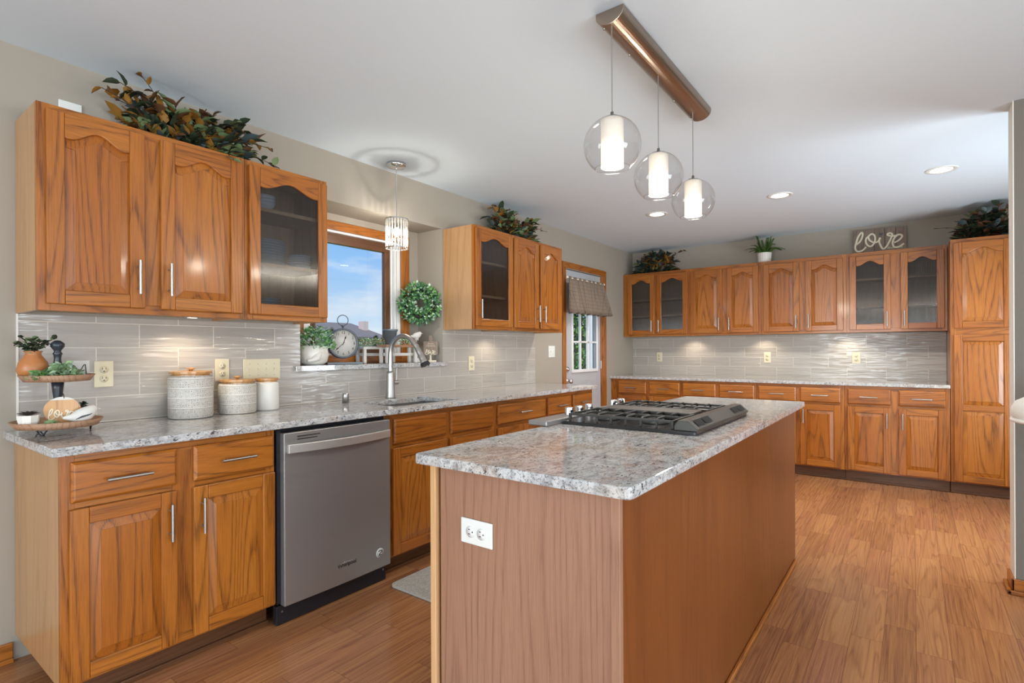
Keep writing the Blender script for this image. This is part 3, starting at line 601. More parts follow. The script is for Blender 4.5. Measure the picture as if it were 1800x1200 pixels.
def grate(y0, y1):
    b = MB(); x0, x1 = 1.715, 2.155; r = .006; zt = .046
    for y in (y0, (y0+y1)/2, y1): b.box(x0, x1, y-.005, y+.005, .036 if y != (y0+y1)/2 else .036, .046)
    for i in range(8):
        x = x0+(x1-x0)*i/7
        full = i in (0, 7, 3)
        if full:
            b.box(x-.005, x+.005, y0, y1, .036, .046)
            for y in (y0, y1): b.box(x-.005, x+.005, y-.006, y+.006, .0145, .046)
        else:
            for s, y in ((1, y0), (-1, y1)):
                b.tube([(x, y, .026), (x, y+s*.004, .041), (x, y+s*.02, .0465), (x, y+s*.085, .0465)], .0055, 8); b.box(x-.004, x+.004, y-.004, y+.004, .0145, .04)
    return b.build('grate', IRON, ck, .0015, xf=T)
grate(2.195, 2.44); grate(2.62, 2.875)
for x in (1.83, 2.04):
    for y in (2.318, 2.748):
        b = MB(); b.lathe([(.05, 0), (.05, .006), (.035, .008), (.033, .018), (.0001, .019)], (x, y, .0142), 20); b.build('burner', IRON, ck, xf=T)
for y in (2.36, 2.45, 2.54, 2.80, 2.89):
    b = MB(); b.lathe([(.021, 0), (.019, .03), (.0175, .032), (.0001, .032)], (1.642, y-.05, .0222), 16, smooth=False); b.build('knob', CHROME, ck, .001, xf=T)

# ================================================================== outlets and switches
def outlet(name, label, loc, rot, horizontal=False, mat=IVORY, kind='duplex', gang=1, group='wall plates'):
    # local plate: x width, z height, front toward -y
    r = thing(name, label, 'outlet' if kind == 'duplex' else 'switch', loc, rot, group); w_, h_ = (.071+.046*(gang-1), .115)
    if horizontal: w_, h_ = h_, w_
    b = MB(); b.box(-w_/2, w_/2, -.006, -.0008, -h_/2, h_/2); b.build('cover_plate', mat, r, .003)
    if kind == 'duplex':
        for s in (-1, 1):
            c = (s*.02, 0) if horizontal else (0, s*.02)
            b = MB(); b.lathe([(.0165, -.0066), (.0165, -.0076), (.0001, -.0076)], (c[0], 0, c[1]), 20, 0, 'y')
            b.v = [(x, -abs(y), zz) for x, y, zz in b.v]; rc = b.build('receptacle', mat, r)
            k = MB()
            for q in (-1, 1):
                if horizontal: k.box(c[0]-.008, c[0]-.001, -.0082, -.0075, q*.0065-.001, q*.0065+.001)
                else: k.box(q*.0065-.001, q*.0065+.001, -.0082, -.0075, c[1]+.0, c[1]+.008)
            dx, dz = (.0075, 0) if horizontal else (0, -.0075); k.box(c[0]+dx-.002, c[0]+dx+.002, -.0082, -.0075, c[1]+dz-.002, c[1]+dz+.002)
            k.build('slots', DARK, rc)
    else:
        for g in range(gang):
            x = (g-(gang-1)/2)*.046
            b = MB(); b.box(x-.005, x+.005, -.0085, -.006, -.012, .012); b.box(x-.0035, x+.0035, -.017, -.0085, .0, .008); b.build('toggle', mat, r)
            k = MB(); k.cyl((x, -.0068, .03), (x, -.006, .03), .003, 8); k.cyl((x, -.0068, -.03), (x, -.006, -.03), .003, 8); k.build('screws', NICKEL, r)
    return r
xw = .0098
outlet('outlet', 'ivory duplex outlet on the tile beside the tiered tray', (xw, 1.056, 1.125), R90)
outlet('outlet', 'ivory duplex outlet on the tile behind the canisters', (xw, 1.562, 1.127), R90)
outlet('light_switch', 'ivory four gang switch plate above the plain white canister', (xw, 1.774, 1.123), R90, kind='switch', gang=4)
outlet('outlet', 'ivory duplex outlet on the tile between the window sill and the curtained door', (xw, 3.517, 1.117), R90)
outlet('light_switch', 'off white two gang switch plate on the wall beside the door casing', (.0008, 4.735, 1.205), R90, kind='switch', gang=2, mat=WPLASTIC)
for x, lb in ((.356, 'ivory outlet on the far tile wall close to the room corner'), (1.588, 'ivory outlet on the far tile wall below the potted fern'), (2.416, 'ivory outlet on the far tile wall below the love sign')):
    outlet('outlet', lb, (x, YB-.0098, 1.128), 0)
outlet('outlet', 'white horizontal outlet on the end panel of the island', (1.886, IY0+.0055, .708), 0, True, WPLASTIC)
b = MB(); b.box(-.006, .0, -.04, .04, -.04, .05); o = b.build('wall_plate', WPLASTIC, bevel=.003); o.location = (.0075, .945, 2.235); tag(o, 'white blank cover plate on the wall behind the cabinet top greenery', 'wall plate')

# ================================================================== lights
def can(x, y, lb):
    r = thing('ceiling_light', lb, 'ceiling light', (x, y, ZC), 0, 'recessed ceiling lights')
    b = MB(); b.lathe([(.062, -.001), (.064, -.005), (.09, -.006), (.094, -.002), (.094, -.0005)], (0, 0, 0), 32); b.build('trim_ring', WPLASTIC, r)
    b = MB(); b.lathe([(.0001, -.0035), (.062, -.0035), (.062, -.0005), (.0001, -.0005)], (0, 0, 0), 32); b.build('lens', E_CAN, r)
    d = bpy.data.lights.new('can_light', 'SPOT'); d.energy = 72; d.spot_size = 2.7; d.spot_blend = .8; d.shadow_soft_size = .06; d.color = (1, .93, .84)
    l = bpy.data.objects.new('can_light', d); COL.objects.link(l); l.parent = r; l.location = (0, 0, -.02)
can(1.017, 4.93, 'recessed ceiling light close to the pendant globes and the room corner'); can(2.027, 4.96, 'recessed ceiling light above the far end of the island'); can(3.036, 4.965, 'recessed ceiling light beside the divider wall')
def puck(x, y, z, lb):
    r = thing('puck_light', lb, 'cabinet light', (x, y, z), 0, 'under cabinet puck lights')
    b = MB(); b.lathe([(.03, 0), (.032, -.006), (.024, -.009), (.024, 0)], (0, 0, 0), 20); b.build('housing', NICKEL, r)
    b = MB(); b.lathe([(.0001, -.008), (.023, -.008), (.023, -.001), (.0001, -.001)], (0, 0, 0), 20); b.build('lens', E_PUCK, r)
    d = bpy.data.lights.new('puck_lamp', 'SPOT'); d.energy = 4.2; d.spot_size = 2.5; d.spot_blend = .6; d.shadow_soft_size = .02; d.color = (1, .84, .64)
    l = bpy.data.objects.new('puck_lamp', d); COL.objects.link(l); l.parent = r; l.location = (0, 0, -.014)
puck(.16, 1.36, ZB+.011, 'lit puck light under the cabinet above the patterned canisters'); puck(.16, 3.69, ZB+.011, 'lit puck light under the cabinet between the wreath and the door')
puck(.80, 6.54, ZB+.011, 'lit puck light under the far cabinets close to the corner'); puck(1.57, 6.54, ZB+.011, 'lit puck light under the far cabinets below the fern'); puck(2.345, 6.54, ZB+.011, 'lit puck light under the far cabinets beside the love sign end')
# island pendant
pd = thing('pendant_light', 'three globe pendant light on a brushed bar over the island', 'pendant light', (2.0, 2.5, ZC))
b = MB(); prof = [(-.055, -.0006)]+[(.055*math.sin(math.radians(a)), -.012-.042*math.cos(math.radians(a))) for a in range(-85, 86, 10)]+[(.055, -.0006)]
b.prism([(x, zz) for x, zz in prof], 'xz', -.5, .535); cp = b.build('canopy', new_mat('brushed_bronze_nickel', S(168, 152, 138), .3, 1)[0], pd, .002)
for o_ in cp.data.polygons: pass
b = MB()
for y in (-.47, -.25, .25, .50): b.ball((-.035, y, -.045), .006, 0, 8)
b.build('screws', NICKEL, pd)
for yy, lab in ((-.48, 0), (-.037, 1), (.417, 2)):
    y = yy
    b = MB(); b.cyl((0, y, -.376), (0, y, -.052), .0022, 8); b.build('cord', NICKEL, pd)
    b = MB(); b.lathe([(.006, -.365), (.007, -.383), (.03, -.386), (.032, -.392), (.0001, -.393)], (0, y, 0), 20); b.build('cap', NICKEL, pd)
    R = .1035; b = MB(); cz = -.487; prof = [(R*math.sin(a), cz+R*math.cos(a)) for a in [math.radians(17+k*(143-17)/20) for k in range(21)]]
    b.lathe(prof, (0, y, 0), 36); b.f = b.f[:-2]; b.m = b.m[:-2]; b.sm = b.sm[:-2]
    rim = prof[-1]; b.tube([(rim[0]*math.cos(a), y+rim[0]*math.sin(a), rim[1]) for a in [2*PI*k/36 for k in range(37)]], .0018, 6)
    gl = b.build('globe', GLASS, pd)
    b = MB(); b.lathe([(.041, -.565), (.041, -.397), (.039, -.3935), (.0001, -.3935)], (0, y, 0), 24); b.f = [f for f in b.f if len(f) < 10]; b.m = b.m[:len(b.f)]; b.sm = b.sm[:len(b.f)]
    b.build('inner_shade', OPAL, pd)
    d = bpy.data.lights.new('pendant_lamp', 'POINT'); d.energy = 10; d.shadow_soft_size = .03; d.color = (1, .9, .76); l = bpy.data.objects.new('pendant_lamp', d); COL.objects.link(l); l.parent = pd; l.location = (0, y, -.60)
# crystal pendant
cpn = thing('pendant_light', 'small crystal drum pendant hanging above the sink', 'pendant light', (.158, 2.612, ZC))
b = MB(); b.lathe([(.0001, -.03), (.02, -.03), (.055, -.024), (.062, -.016), (.062, -.0006)], (0, 0, 0), 28); b.build('canopy', CHROME, cpn)
b = MB(); b.cyl((0, 0, -.36), (0, 0, -.028), .003, 8); b.build('rod', CHROME, cpn)
for zz in (-.368, -.555):
    b = MB(); b.lathe([(.074, -.004), (.076, -.004), (.076, .004), (.074, .004), (.074, -.004)], (0, 0, zz), 32, smooth=False); b.f = [f for f in b.f if len(f) < 10]; b.m = b.m[:len(b.f)]; b.sm = b.sm[:len(b.f)]; b.build('ring', CHROME, cpn)
b = MB(); b.box(-.074, .074, -.003, .003, -.371, -.367); b.box(-.003, .003, -.074, .074, -.371, -.367); b.build('spider', CHROME, cpn)
me = None
for k in range(22):
    a = 2*PI*k/22
    if me is None:
        b = MB(); n = 9; ln = []
        for i in range(n): ln.append((.0068*(.75+.25*math.sin(i*2.3)), -.372-.185*i/(n-1)))
        b.lathe([(.0001, -.371)]+ln+[(.0001, -.558)], (0, 0, 0), 6, smooth=False); o = b.build('crystal', CRYSTAL, cpn); me = o.data
    else: o = bpy.data.objects.new('crystal', me); COL.objects.link(o); o.parent = cpn
    o.location = (.068*math.cos(a), .068*math.sin(a), 0); o.rotation_euler = (0, 0, a)
b = MB(); b.ball((0, 0, -.45), .022, 0, 12, (1, 1, 1.4)); b.build('bulb', E_BULB, cpn)
d = bpy.data.lights.new('sink_lamp', 'POINT'); d.energy = 9; d.shadow_soft_size = .012; d.color = (1, .93, .82); l = bpy.data.objects.new('sink_lamp', d); COL.objects.link(l); l.parent = cpn; l.location = (0, 0, -.505)

# ================================================================== foliage
def spray(b, t, base, tip, mats, ln, wd, n, jit=.4, round_=False, up=.5):
    base = Vector(base); tip = Vector(tip); mid = (base+tip)/2+Vector((0, 0, up*(tip-base).length*.25))
    pts = spline([base, mid, tip], 5); t.tube(pts, .0016, 5)
    m = len(pts)
    for i in range(n):
        f = .15+.85*i/max(1, n-1); k = min(m-2, int(f*(m-1))); p = pts[k].lerp(pts[k+1], f*(m-1)-k); d = (pts[k+1]-pts[k]).normalized()
        side = d.cross(Vector((0, 0, 1))); side = side.normalized() if side.length > .01 else Vector((1, 0, 0))
        a = (i % 2)*PI+random.uniform(-.7, .7); q = (side*math.cos(a)+d.cross(side)*math.sin(a))
        dd = (q+d*random.uniform(.2, .9)+Vector([random.uniform(-jit, jit) for _ in range(3)])).normalized(); s = random.uniform(.75, 1.2)
        b.leaf(p, dd, Vector((random.uniform(-.6, .6), random.uniform(-.6, .6), 1)), ln*s, wd*s, random.choice(mats))
def arrangement(label, cx, cy, z, lx, ly, h, n, seed, extra=(), group='greenery on the cabinet tops', mats=(L_DK, L_MD, L_BR, L_BN, L_BL, L_YL), wts=(0, 0, 0, 1, 1, 2, 3, 4), flip=False):
    random.seed(seed); r = thing('foliage_arrangement', label, 'artificial plant', (cx, cy, z), 0, group); b = MB(); t = MB()
    for k in range(n):
        a = random.uniform(0, 2*PI); u = random.uniform(-1, 1)*.55; rad = random.uniform(.5, 1.0)
        base = (u*lx*.8, random.uniform(-.3, .3)*ly, .01); hh = h*random.uniform(.25, 1.0)*(1-.45*abs(u))
        tip = (max(-lx, min(lx, base[0]+math.cos(a)*lx*.45*rad)), max(-ly, min(ly*1.15, base[1]+math.sin(a)*ly*rad)), max(.02, hh))
        kind = random.random(); w0 = [random.choice(wts) for _ in range(3)]
        if kind < .35: spray(b, t, base, tip, w0, .06, .045, 9)
        elif kind < .75: spray(b, t, base, tip, w0, .088, .04, 9)
        else: spray(b, t, base, tip, [2, 3] if 2 in wts else w0, .052, .046, 8)
    for _ in range(n*5):
        u = random.uniform(-1, 1); q = random.uniform(-.8, 1)
        b.leaf((u*lx*.72, q*ly*.8, random.uniform(.01, h*.45*(1-.7*abs(u)))), (u+random.uniform(-.8, .8), q+random.uniform(-.8, .8), random.uniform(-.2, .9)), Vector((random.uniform(-1, 1), random.uniform(-1, 1), 1)), random.uniform(.05, .085), random.uniform(.03, .045), random.choice(wts))
    for e in extra: spray(b, t, *e)
    for m_ in (b, t): m_.v = [(x, y, zz if (lx < ly and x > .145) else max(zz, .004)) for x, y, zz in m_.v]
    b.build('leaves', list(mats), r); t.build('stems', TWIG, r); return r
ZU = ZT+.001
# left window-wall arrangement: long axis along y, so lx/ly are given in world axes
arrangement('large dark amber and green foliage on the cabinet above the canisters', .17, 1.33, ZU, .12, .32, .25, 56, 3,
            [((0, -.1, .03), (.03, -.33, .165), [2, 2, 3], .04, .022, 7), ((0, -.05, .05), (-.02, -.17, .295), [2, 3], .045, .024, 8), ((0, .1, .05), (.05, .38, .12), [2, 3], .04, .026, 8), ((.05, .2, .02), (.15, .36, .0), [1, 0], .05, .03, 8), ((.05, .1, .02), (.165, .14, -.03), [1, 1], .05, .035, 6, .3)])
arrangement('brown and green foliage on the cabinet beside the wreath', .16, 3.86, ZU, .12, .32, .27, 48, 5, [((0, .1, .05), (.02, .50, .16), [2, 3], .03, .02, 9), ((0, -.1, .05), (.03, -.28, .22), [2, 2], .05, .045, 8)])
arrangement('dark green foliage on the glass cabinet in the room corner', .36, 6.53, ZU, .32, .12, .25, 46, 8, [((.1, 0, .05), (.34, -.02, .24), [3, 3], .05, .03, 8)], wts=(0, 0, 0, 0, 1, 3, 4, 2))
arrangement('dark foliage with reddish sprigs on top of the tall pantry', 3.40, 6.30, 2.131, .30, .16, .31, 54, 11, [((-.1, 0, .05), (-.37, -.05, .14), [2, 3], .035, .018, 8)], wts=(0, 0, 0, 0, 1, 3, 3, 4))
# fern
fn = thing('potted_fern', 'small green fern in a ribbed white pot on the far cabinets', 'potted plant', (1.598, 6.50, ZU)); fn.scale = (1.1, 1.1, 1.1)
b = MB(); seg = 40; prof = [(.05, 0), (.058, .01), (.064, .09), (.064, .098), (.058, .098), (.056, .085), (.0001, .085)]
b.lathe(prof, (0, 0, 0), seg, smooth=False)
for i, (x, y, zz) in enumerate(b.v):
    k = i//len(prof); s = 1-.03*(k % 2); b.v[i] = (x*s, y*s, zz)
b.build('pot', CERAM, fn)
random.seed(4); b = MB(); t = MB()
for k in range(26):
    a = 2*PI*k/26+random.uniform(-.2, .2); ln = random.uniform(.13, .2); el = random.uniform(.25, 1.35)
    p0 = Vector((.02*math.cos(a), .02*math.sin(a), .085)); d = Vector((math.cos(a)*math.cos(el), math.sin(a)*math.cos(el), math.sin(el)))
    p1 = p0+d*ln*.6; p2 = p1+(d+Vector((0, 0, -.7 if el < 1 else -.1)))*ln*.45
    pts = spline([p0, p1, p2], 6); t.tube(pts, .0014, 5)
    for i in range(1, len(pts)):
        dd = (pts[i]-pts[i-1]).normalized(); sd = dd.cross(Vector((0, 0, 1))).normalized(); w_ = .032*(1-.75*i/len(pts))
        for s in (-1, 1): b.leaf(pts[i], sd*s+dd*.5, Vector((0, 0, 1)), w_, .011, 0); b.leaf((pts[i]+pts[i-1])/2, sd*s+dd*.5, Vector((0, 0, 1)), w_, .011, 0)
b.build('fronds', FERN, fn); t.build('stems', FERN, fn)

# love sign: planks with raised script
STROKES = {
 'l': [(310, 700), (400, 610), (455, 480), (452, 405), (412, 410), (350, 520), (302, 680), (288, 790), (335, 858), (430, 840), (500, 780), (545, 730)],
 'o': [(600, 470), (548, 520), (530, 600), (565, 680), (630, 710), (700, 665), (742, 560), (735, 450), (680, 408), (622, 440), (592, 490), (618, 560), (690, 602), (770, 600), (830, 550), (862, 490)],
 'v': [(858, 480), (836, 560), (860, 650), (922, 742), (1000, 680), (1062, 560), (1112, 440), (1128, 380), (1080, 355), (1028, 378), (1030, 408), (1090, 420), (1180, 412), (1270, 368)],
 'e': [(1170, 570), (1250, 525), (1330, 440), (1335, 385), (1270, 375), (1190, 440), (1138, 550), (1150, 650), (1205, 680), (1290, 650), (1382, 572)]}
sg = thing('love_sign', 'grey plank sign with cream script love leaning on the far wall', 'sign', (2.615, 6.60, ZU)); sg.rotation_euler = (-.16, 0, 0)
Wd = .435
for k in range(5):
    b = MB(); x0 = -Wd/2+Wd*k/5; b.box(x0+.0015, x0+Wd/5-.0015, 0, .012, .0, .258); b.build('plank', OAK_GREY, sg, .0015)
b = MB(); b.box(-Wd/2+.02, Wd/2-.02, .012, .022, .04, .07, 0, 'x'); b.box(-Wd/2+.02, Wd/2-.02, .012, .022, .19, .22, 0, 'x'); b.build('batten', OAK_GREY, sg)
def script(parent, ox, oz, sx_, sz_, r, mat, letters='love', y=-.002, name='lettering'):
    b = MB()
    for ch in letters:
        pts = [(ox+(px-240)*sx_, y, oz-(py-(400-.195*(px-240)))*sz_) for px, py in STROKES[ch]]
        b.tube(spline(pts, 5), r, 8, flat=(0, 1, 0))
    return b.build(name, mat, parent)
script(sg, -Wd/2, .252, Wd/1205, .00043, .0085, CREAM)
b = MB(); hp = []
for k in range(24):
    a = 2*PI*k/24; hp.append((.012+.0011*16*math.sin(a)**3, .20+.0011*(13*math.cos(a)-5*math.cos(2*a)-2*math.cos(3*a)-math.cos(4*a))))
b.prism(hp, 'xz', -.002, .0); b.build('heart', CLOCKM, sg)
text_mesh('at first love', .034, CREAM, 'small_lettering', sg, Matrix.Translation((.105, -.0012, .052)) @ RX90, shear=.3)

# ================================================================== counter objects
def pot_leaves(b, c, r, h, n, mats, ln, wd, flat=.6):
    for _ in range(n):
        a = random.uniform(0, 2*PI); e = random.uniform(-.2, 1.4); rad = random.uniform(.55, 1)
        p = Vector((c[0]+math.cos(a)*math.cos(e)*r*rad, c[1]+math.sin(a)*math.cos(e)*r*rad, c[2]+max(-.02, math.sin(e)*h*rad)))
        d = Vector((math.cos(a), math.sin(a), random.uniform(-.1, 1.0))); b.leaf(p, d, Vector((random.uniform(-1, 1), random.uniform(-1, 1), 1)), ln*random.uniform(.7, 1.2), wd*random.uniform(.7, 1.2), random.choice(mats))
def canister(label, x, y, R, H, mat, lid, knob):
    r = thing('canister', label, 'canister', (x, y, HC+.0005), 0, 'canisters on the counter')
    b = MB(); b.lathe([(R*.94, 0), (R, .008), (R, H-.012), (R*.93, H), (R*.86, H), (R*.85, H-.01), (.0001, H-.01)], (0, 0, 0), 40); b.build('body', mat, r)
    b = MB(); b.lathe([(R*.84, H-.004), (R*.84, H+.008), (R*.95, H+.008), (R*.95, H+.02), (.0001, H+.021)], (0, 0, 0), 36, smooth=False); ld = b.build('lid', OAK_LIGHT, r, .002)
    if knob: b = MB(); b.lathe([(.008, H+.02), (.008, H+.026), (.017, H+.029), (.017, H+.036), (.0001, H+.037)], (0, 0, 0), 18); b.build('knob', OAK_LIGHT, ld)
canister('tall canister with embossed grey pattern and wooden lid', .135, 1.362, .0935, .198, CROCK, True, True)
canister('shorter wide canister with embossed grey pattern and wooden lid', .130, 1.583, .087, .150, CROCK, True, True)
canister('plain white canister with a flat wooden lid', .115, 1.745, .06, .148, CERAM, True, False)

# tiered tray
tr = thing('tiered_tray', 'two tier wooden tray with a dark turned post on the counter', 'tray', (.215, .85, HC))
b = MB(); b.lathe([(.0001, .033), (.115, .033), (.136, .05), (.142, .05), (.124, .024), (.09, .022), (.0001, .022)], (0, 0, 0), 40); b.build('lower_tray', OAK_TRAY, tr)
b = MB(); b.lathe([(.0001, .209), (.095, .209), (.112, .224), (.117, .224), (.10, .199), (.07, .197), (.0001, .197)], (0, 0, 0), 40); b.build('upper_tray', OAK_TRAY, tr)
b = MB(); b.lathe([(.014, .0335), (.016, .05), (.011, .08), (.012, .12), (.018, .17), (.02, .196)], (0, 0, 0), 18); b.lathe([(.014, .2095), (.016, .25), (.011, .285), (.013, .30), (.016, .305), (.011, .312), (.012, .318), (.022, .332), (.022, .344), (.01, .355), (.0001, .357)], (0, 0, 0), 18); b.build('post', NAVY, tr)
for k in range(3):
    a = math.radians(-40+120*k); b = MB(); c = Vector((.10*math.cos(a), .10*math.sin(a), 0)); tg = Vector((-math.sin(a), math.cos(a), 0))
    b.tube([c+tg*.018+Vector((0, 0, .024)), c+tg*.004+Vector((0, 0, .003)), c-tg*.004+Vector((0, 0, .003)), c-tg*.018+Vector((0, 0, .024))], .0028, 8); b.build('foot', BLACK, tr)
TX, TY = .215, .85; TU = HC+.2096; TLo = HC+.0336
random.seed(21)
vs = thing('vase', 'small terracotta vase with dark green sprigs on the upper tray', 'vase', (TX-.03, TY-.066, TU)); vs.scale = (.86, .86, .94)
b = MB(); b.lathe([(.03, 0), (.05, .012), (.058, .036), (.05, .068), (.029, .096), (.027, .104), (.034, .113), (.03, .113), (.024, .106), (.0001, .095)], (0, 0, 0), 28); b.build('body', TERRA, vs)
b = MB(); t = MB()
for k in range(11):
    a = random.uniform(0, 2*PI); l_ = random.uniform(.03, .075); spray(b, t, (0, 0, .1), (l_*math.cos(a), l_*math.sin(a), .115+random.uniform(.01, .055)), [0, 0, 1], .026, .019, 9)
b.build('sprigs', [L_DK, L_MD], vs); t.build('stems', TWIG, vs)
pl = thing('succulent_clump', 'pale green artificial succulents at the edge of the upper tray', 'artificial plant', (TX+.04, TY-.012, TU))
b = MB(); pot_leaves(b, (.0, .02, .01), .04, .045, 130, [0, 0, 2], .028, .02); pot_leaves(b, (.012, -.045, .004), .034, .028, 100, [0, 2, 3, 3], .022, .014); pot_leaves(b, (.0, .052, .004), .022, .02, 30, [0, 0, 2], .022, .015); b.build('leaves', [L_SAGE, L_MD, L_BX3, L_BX], pl)
bl = thing('letter_block', 'white block with a black letter M on the upper tray', 'block', (TX-.055, TY+.078, TU+.0005), R90-.25)
b = MB(); b.box(-.036, .036, -.01, .01, 0, .066); b.build('body', WWHITE, bl, .001)
b = MB(); mm = [(-.022, .042), (-.019, .04), (-.018, .008), (-.02, .006)], [(-.02, .040), (-.012, .036), (0, .018), (.012, .04), (.018, .04)], [(.016, .041), (.018, .02), (.019, .007)], [(-.014, .02), (-.004, .026), (.004, .018), (.014, .024)]
for s_ in mm: b.tube(spline([(x*1.15+.004, -.0104, zz*1.2) for x, zz in s_], 4), .0015, 6)
b.build('letter', INK, bl)
pt = thing('potted_succulent', 'dusky succulent in a faceted white pot on the lower tray', 'potted plant', (TX+.045, TY-.095, TLo))
b = MB(); b.lathe([(.022, 0), (.031, .022), (.034, .046), (.031, .046), (.0001, .042)], (0, 0, 0), 8, smooth=False); b.build('pot', CERAM, pt)
b = MB()
for ring_, n_, e_, l_ in ((0, 9, .35, .034), (1, 7, .7, .028), (2, 5, 1.15, .02)):
    for k in range(n_): a = 2*PI*k/n_+ring_*.4; b.leaf((.004*math.cos(a), .004*math.sin(a), .043), (math.cos(a)*math.cos(e_), math.sin(a)*math.cos(e_), math.sin(e_)), (0, 0, 1), l_, .015, 0)
b.build('rosette', L_PUR, pt)
sc_ = thing('succulent', 'round leafed pale green succulent at the front of the lower tray', 'artificial plant', (TX+.10, TY-.045, TLo))
b = MB()
for ring_, n_, e_, l_ in ((0, 7, .3, .034), (1, 5, .9, .028)):
    for k in range(n_): a = 2*PI*k/n_+ring_*.5; b.leaf((.004*math.cos(a), .004*math.sin(a), .006), (math.cos(a)*math.cos(e_), math.sin(a)*math.cos(e_), math.sin(e_)), (0, 0, 1), l_, .03, 0, .1)
b.build('rosette', L_SAGE, sc_)
wr = thing('wood_round', 'round wooden ornament with white script standing on the lower tray', 'ornament', (TX+.042, TY+.004, TLo), R90-.25)
b = MB(); R = .056; pts = [(R*math.cos(a), .054+.052*math.sin(a)) for a in [2*PI*k/36 for k in range(36)]]
b.prism(pts, 'xz', 0, .007); b.build('disc', OAK_LIGHT, wr, .001)
b = MB(); cut = [p for p in pts if p[1] >= .088-1e-6]; cut.sort(key=lambda p: math.atan2(p[1]-.054, p[0])); b.prism(cut, 'xz', -.0006, -.0001); b.build('painted_band', WWHITE, wr)
script(wr, -.044, .064, .084/1205, .00009, .002, CREAM, y=-.0012)
b = MB(); b.tube(spline([(.005, -.002, .10), (.004, -.004, .115), (-.001, .004, .12), (.008, .004, .10)], 4), .0012, 6); b.build('twine', TWIG, wr)
bs = thing('greenery_sprig', 'small dark boxwood sprig behind the wooden ornament', 'artificial plant', (TX-.03, TY+.075, TLo))
b = MB(); pot_leaves(b, (0, 0, .02), .034, .055, 130, [0, 0, 1], .018, .012); b.build('leaves', [L_DK, L_BX2], bs)
def bird(label, loc, rz, s, mat):
    r = thing('bird_figurine', label, 'figurine', loc, rz)
    b = MB(); b.tube([(-.052*s, 0, .026*s), (-.03*s, 0, .025*s), (-.01*s, 0, .026*s), (.012*s, 0, .034*s), (.028*s, 0, .045*s), (.036*s, 0, .049*s), (.045*s, 0, .048*s)], [.004*s, .012*s, .024*s, .025*s, .019*s, .015*s, .004*s], 16)
    b.lathe([(.014*s, 0), (.016*s, .012*s), (.012*s, .02*s)], (.004*s, 0, 0), 14); b.build('body', mat, r)
    b = MB(); b.tube([(.047*s, 0, .0485*s), (.056*s, 0, .047*s)], [.003*s, .0005], 8); b.build('beak', mat, r)
    return r
bw = bird('white carved bird with grey wing marks on the lower tray', (TX+.088, TY+.052, TLo), R90+.05, 1.12, WWHITE)
b = MB()
for k in range(6): b.tube([(-.026+.007*k, -.0268, .022+.002*k), (-.006+.006*k, -.0282, .034+.0012*k)], .0014, 5)
b.build('wing_marks', CLOCKM, bw)

# ================================================================== window sill objects
ZS = 1.136
random.seed(31)
pp = thing('planter', 'white round planter with a bird relief and bright boxwood on the sill', 'potted plant', (-.085, 2.15, ZS))
b = MB(); b.lathe([(.058, 0), (.082, .02), (.093, .06), (.086, .105), (.076, .12), (.07, .12), (.068, .11), (.0001, .11)], (0, 0, 0), 36); b.build('pot', CERAM, pp)
b = MB(); b.tube([(.062, -.075, .028), (.072, -.055, .03), (.083, -.028, .045), (.08, -.008, .07), (.078, -.005, .085)], [.008, .012, .024, .016, .012], 12); b.build('bird_relief', CERAM, pp)
b = MB(); pot_leaves(b, (0, .02, .115), .115, .125, 640, [0, 0, 1, 2, 2], .022, .014); pot_leaves(b, (.02, .1, .11), .05, .05, 120, [0, 2, 2], .02, .012)
b.v = [(min(x, .13), min(max(y, -.128), .115), zz) for x, y, zz in b.v]
b.build('foliage', [L_BX, L_BX2, L_BX3], pp)
ck2 = thing('table_clock', 'round dark metal clock with a ring handle on the window sill', 'clock', (-.10, 2.378, ZS), R90-.42)
b = MB(); R = .098; cz = .135
b.lathe([(R-.012, -.022), (R-.002, -.026), (R, -.02), (R, .03), (R-.01, .034), (.0001, .034)], (0, 0, cz), 48, 0, 'y'); b.f = [f for f in b.f if len(f) < 20]; b.m = b.m[:len(b.f)]; b.sm = b.sm[:len(b.f)]
b.build('case', CLOCKM, ck2)
b = MB(); b.lathe([(.0001, -.014), (R-.008, -.014), (R-.008, -.008), (.0001, -.008)], (0, 0, cz), 40, 0, 'y'); b.build('dial', FACE, ck2)
for k in range(1, 13):
    a = PI/2-k*PI/6; text_mesh(str(k), .024, INK, 'numeral', ck2, Matrix.Translation((.069*math.cos(a), -.0146, cz+.069*math.sin(a))) @ RX90, .0003)
for a, ln, wd in ((math.radians(70), .052, .003), (math.radians(222), .068, .0024)):
    b = MB(); b.tube([(-.012*math.cos(a), -.0165, cz-.012*math.sin(a)), (ln*.6*math.cos(a), -.0165, cz+ln*.6*math.sin(a)), (ln*.72*math.cos(a), -.0165, cz+ln*.72*math.sin(a)), (ln*math.cos(a), -.0165, cz+ln*math.sin(a))], [wd*.5, wd*.5, wd*1.6, .0004], 6); b.build('hand', INK, ck2)
b = MB(); b.cyl((0, 0, cz+R-.002), (0, 0, cz+R+.012), .005, 10); b.ball((0, 0, cz+R+.014), .009, 0, 12); b.tube([(.034*math.cos(t), 0, cz+R+.052+.034*math.sin(t)) for t in [2*PI*k/24 for k in range(25)]], .0026, 8); b.build('ring_handle', CLOCKM, ck2)
b = MB()
for s in (-1, 1): b.cyl((s*.098, .004, .004), (s*.098, .004, cz), .0035, 8)
b.box(-.102, .12, -.03, .04, 0.0005, .012); b.build('stand', ZINC, ck2, .002)
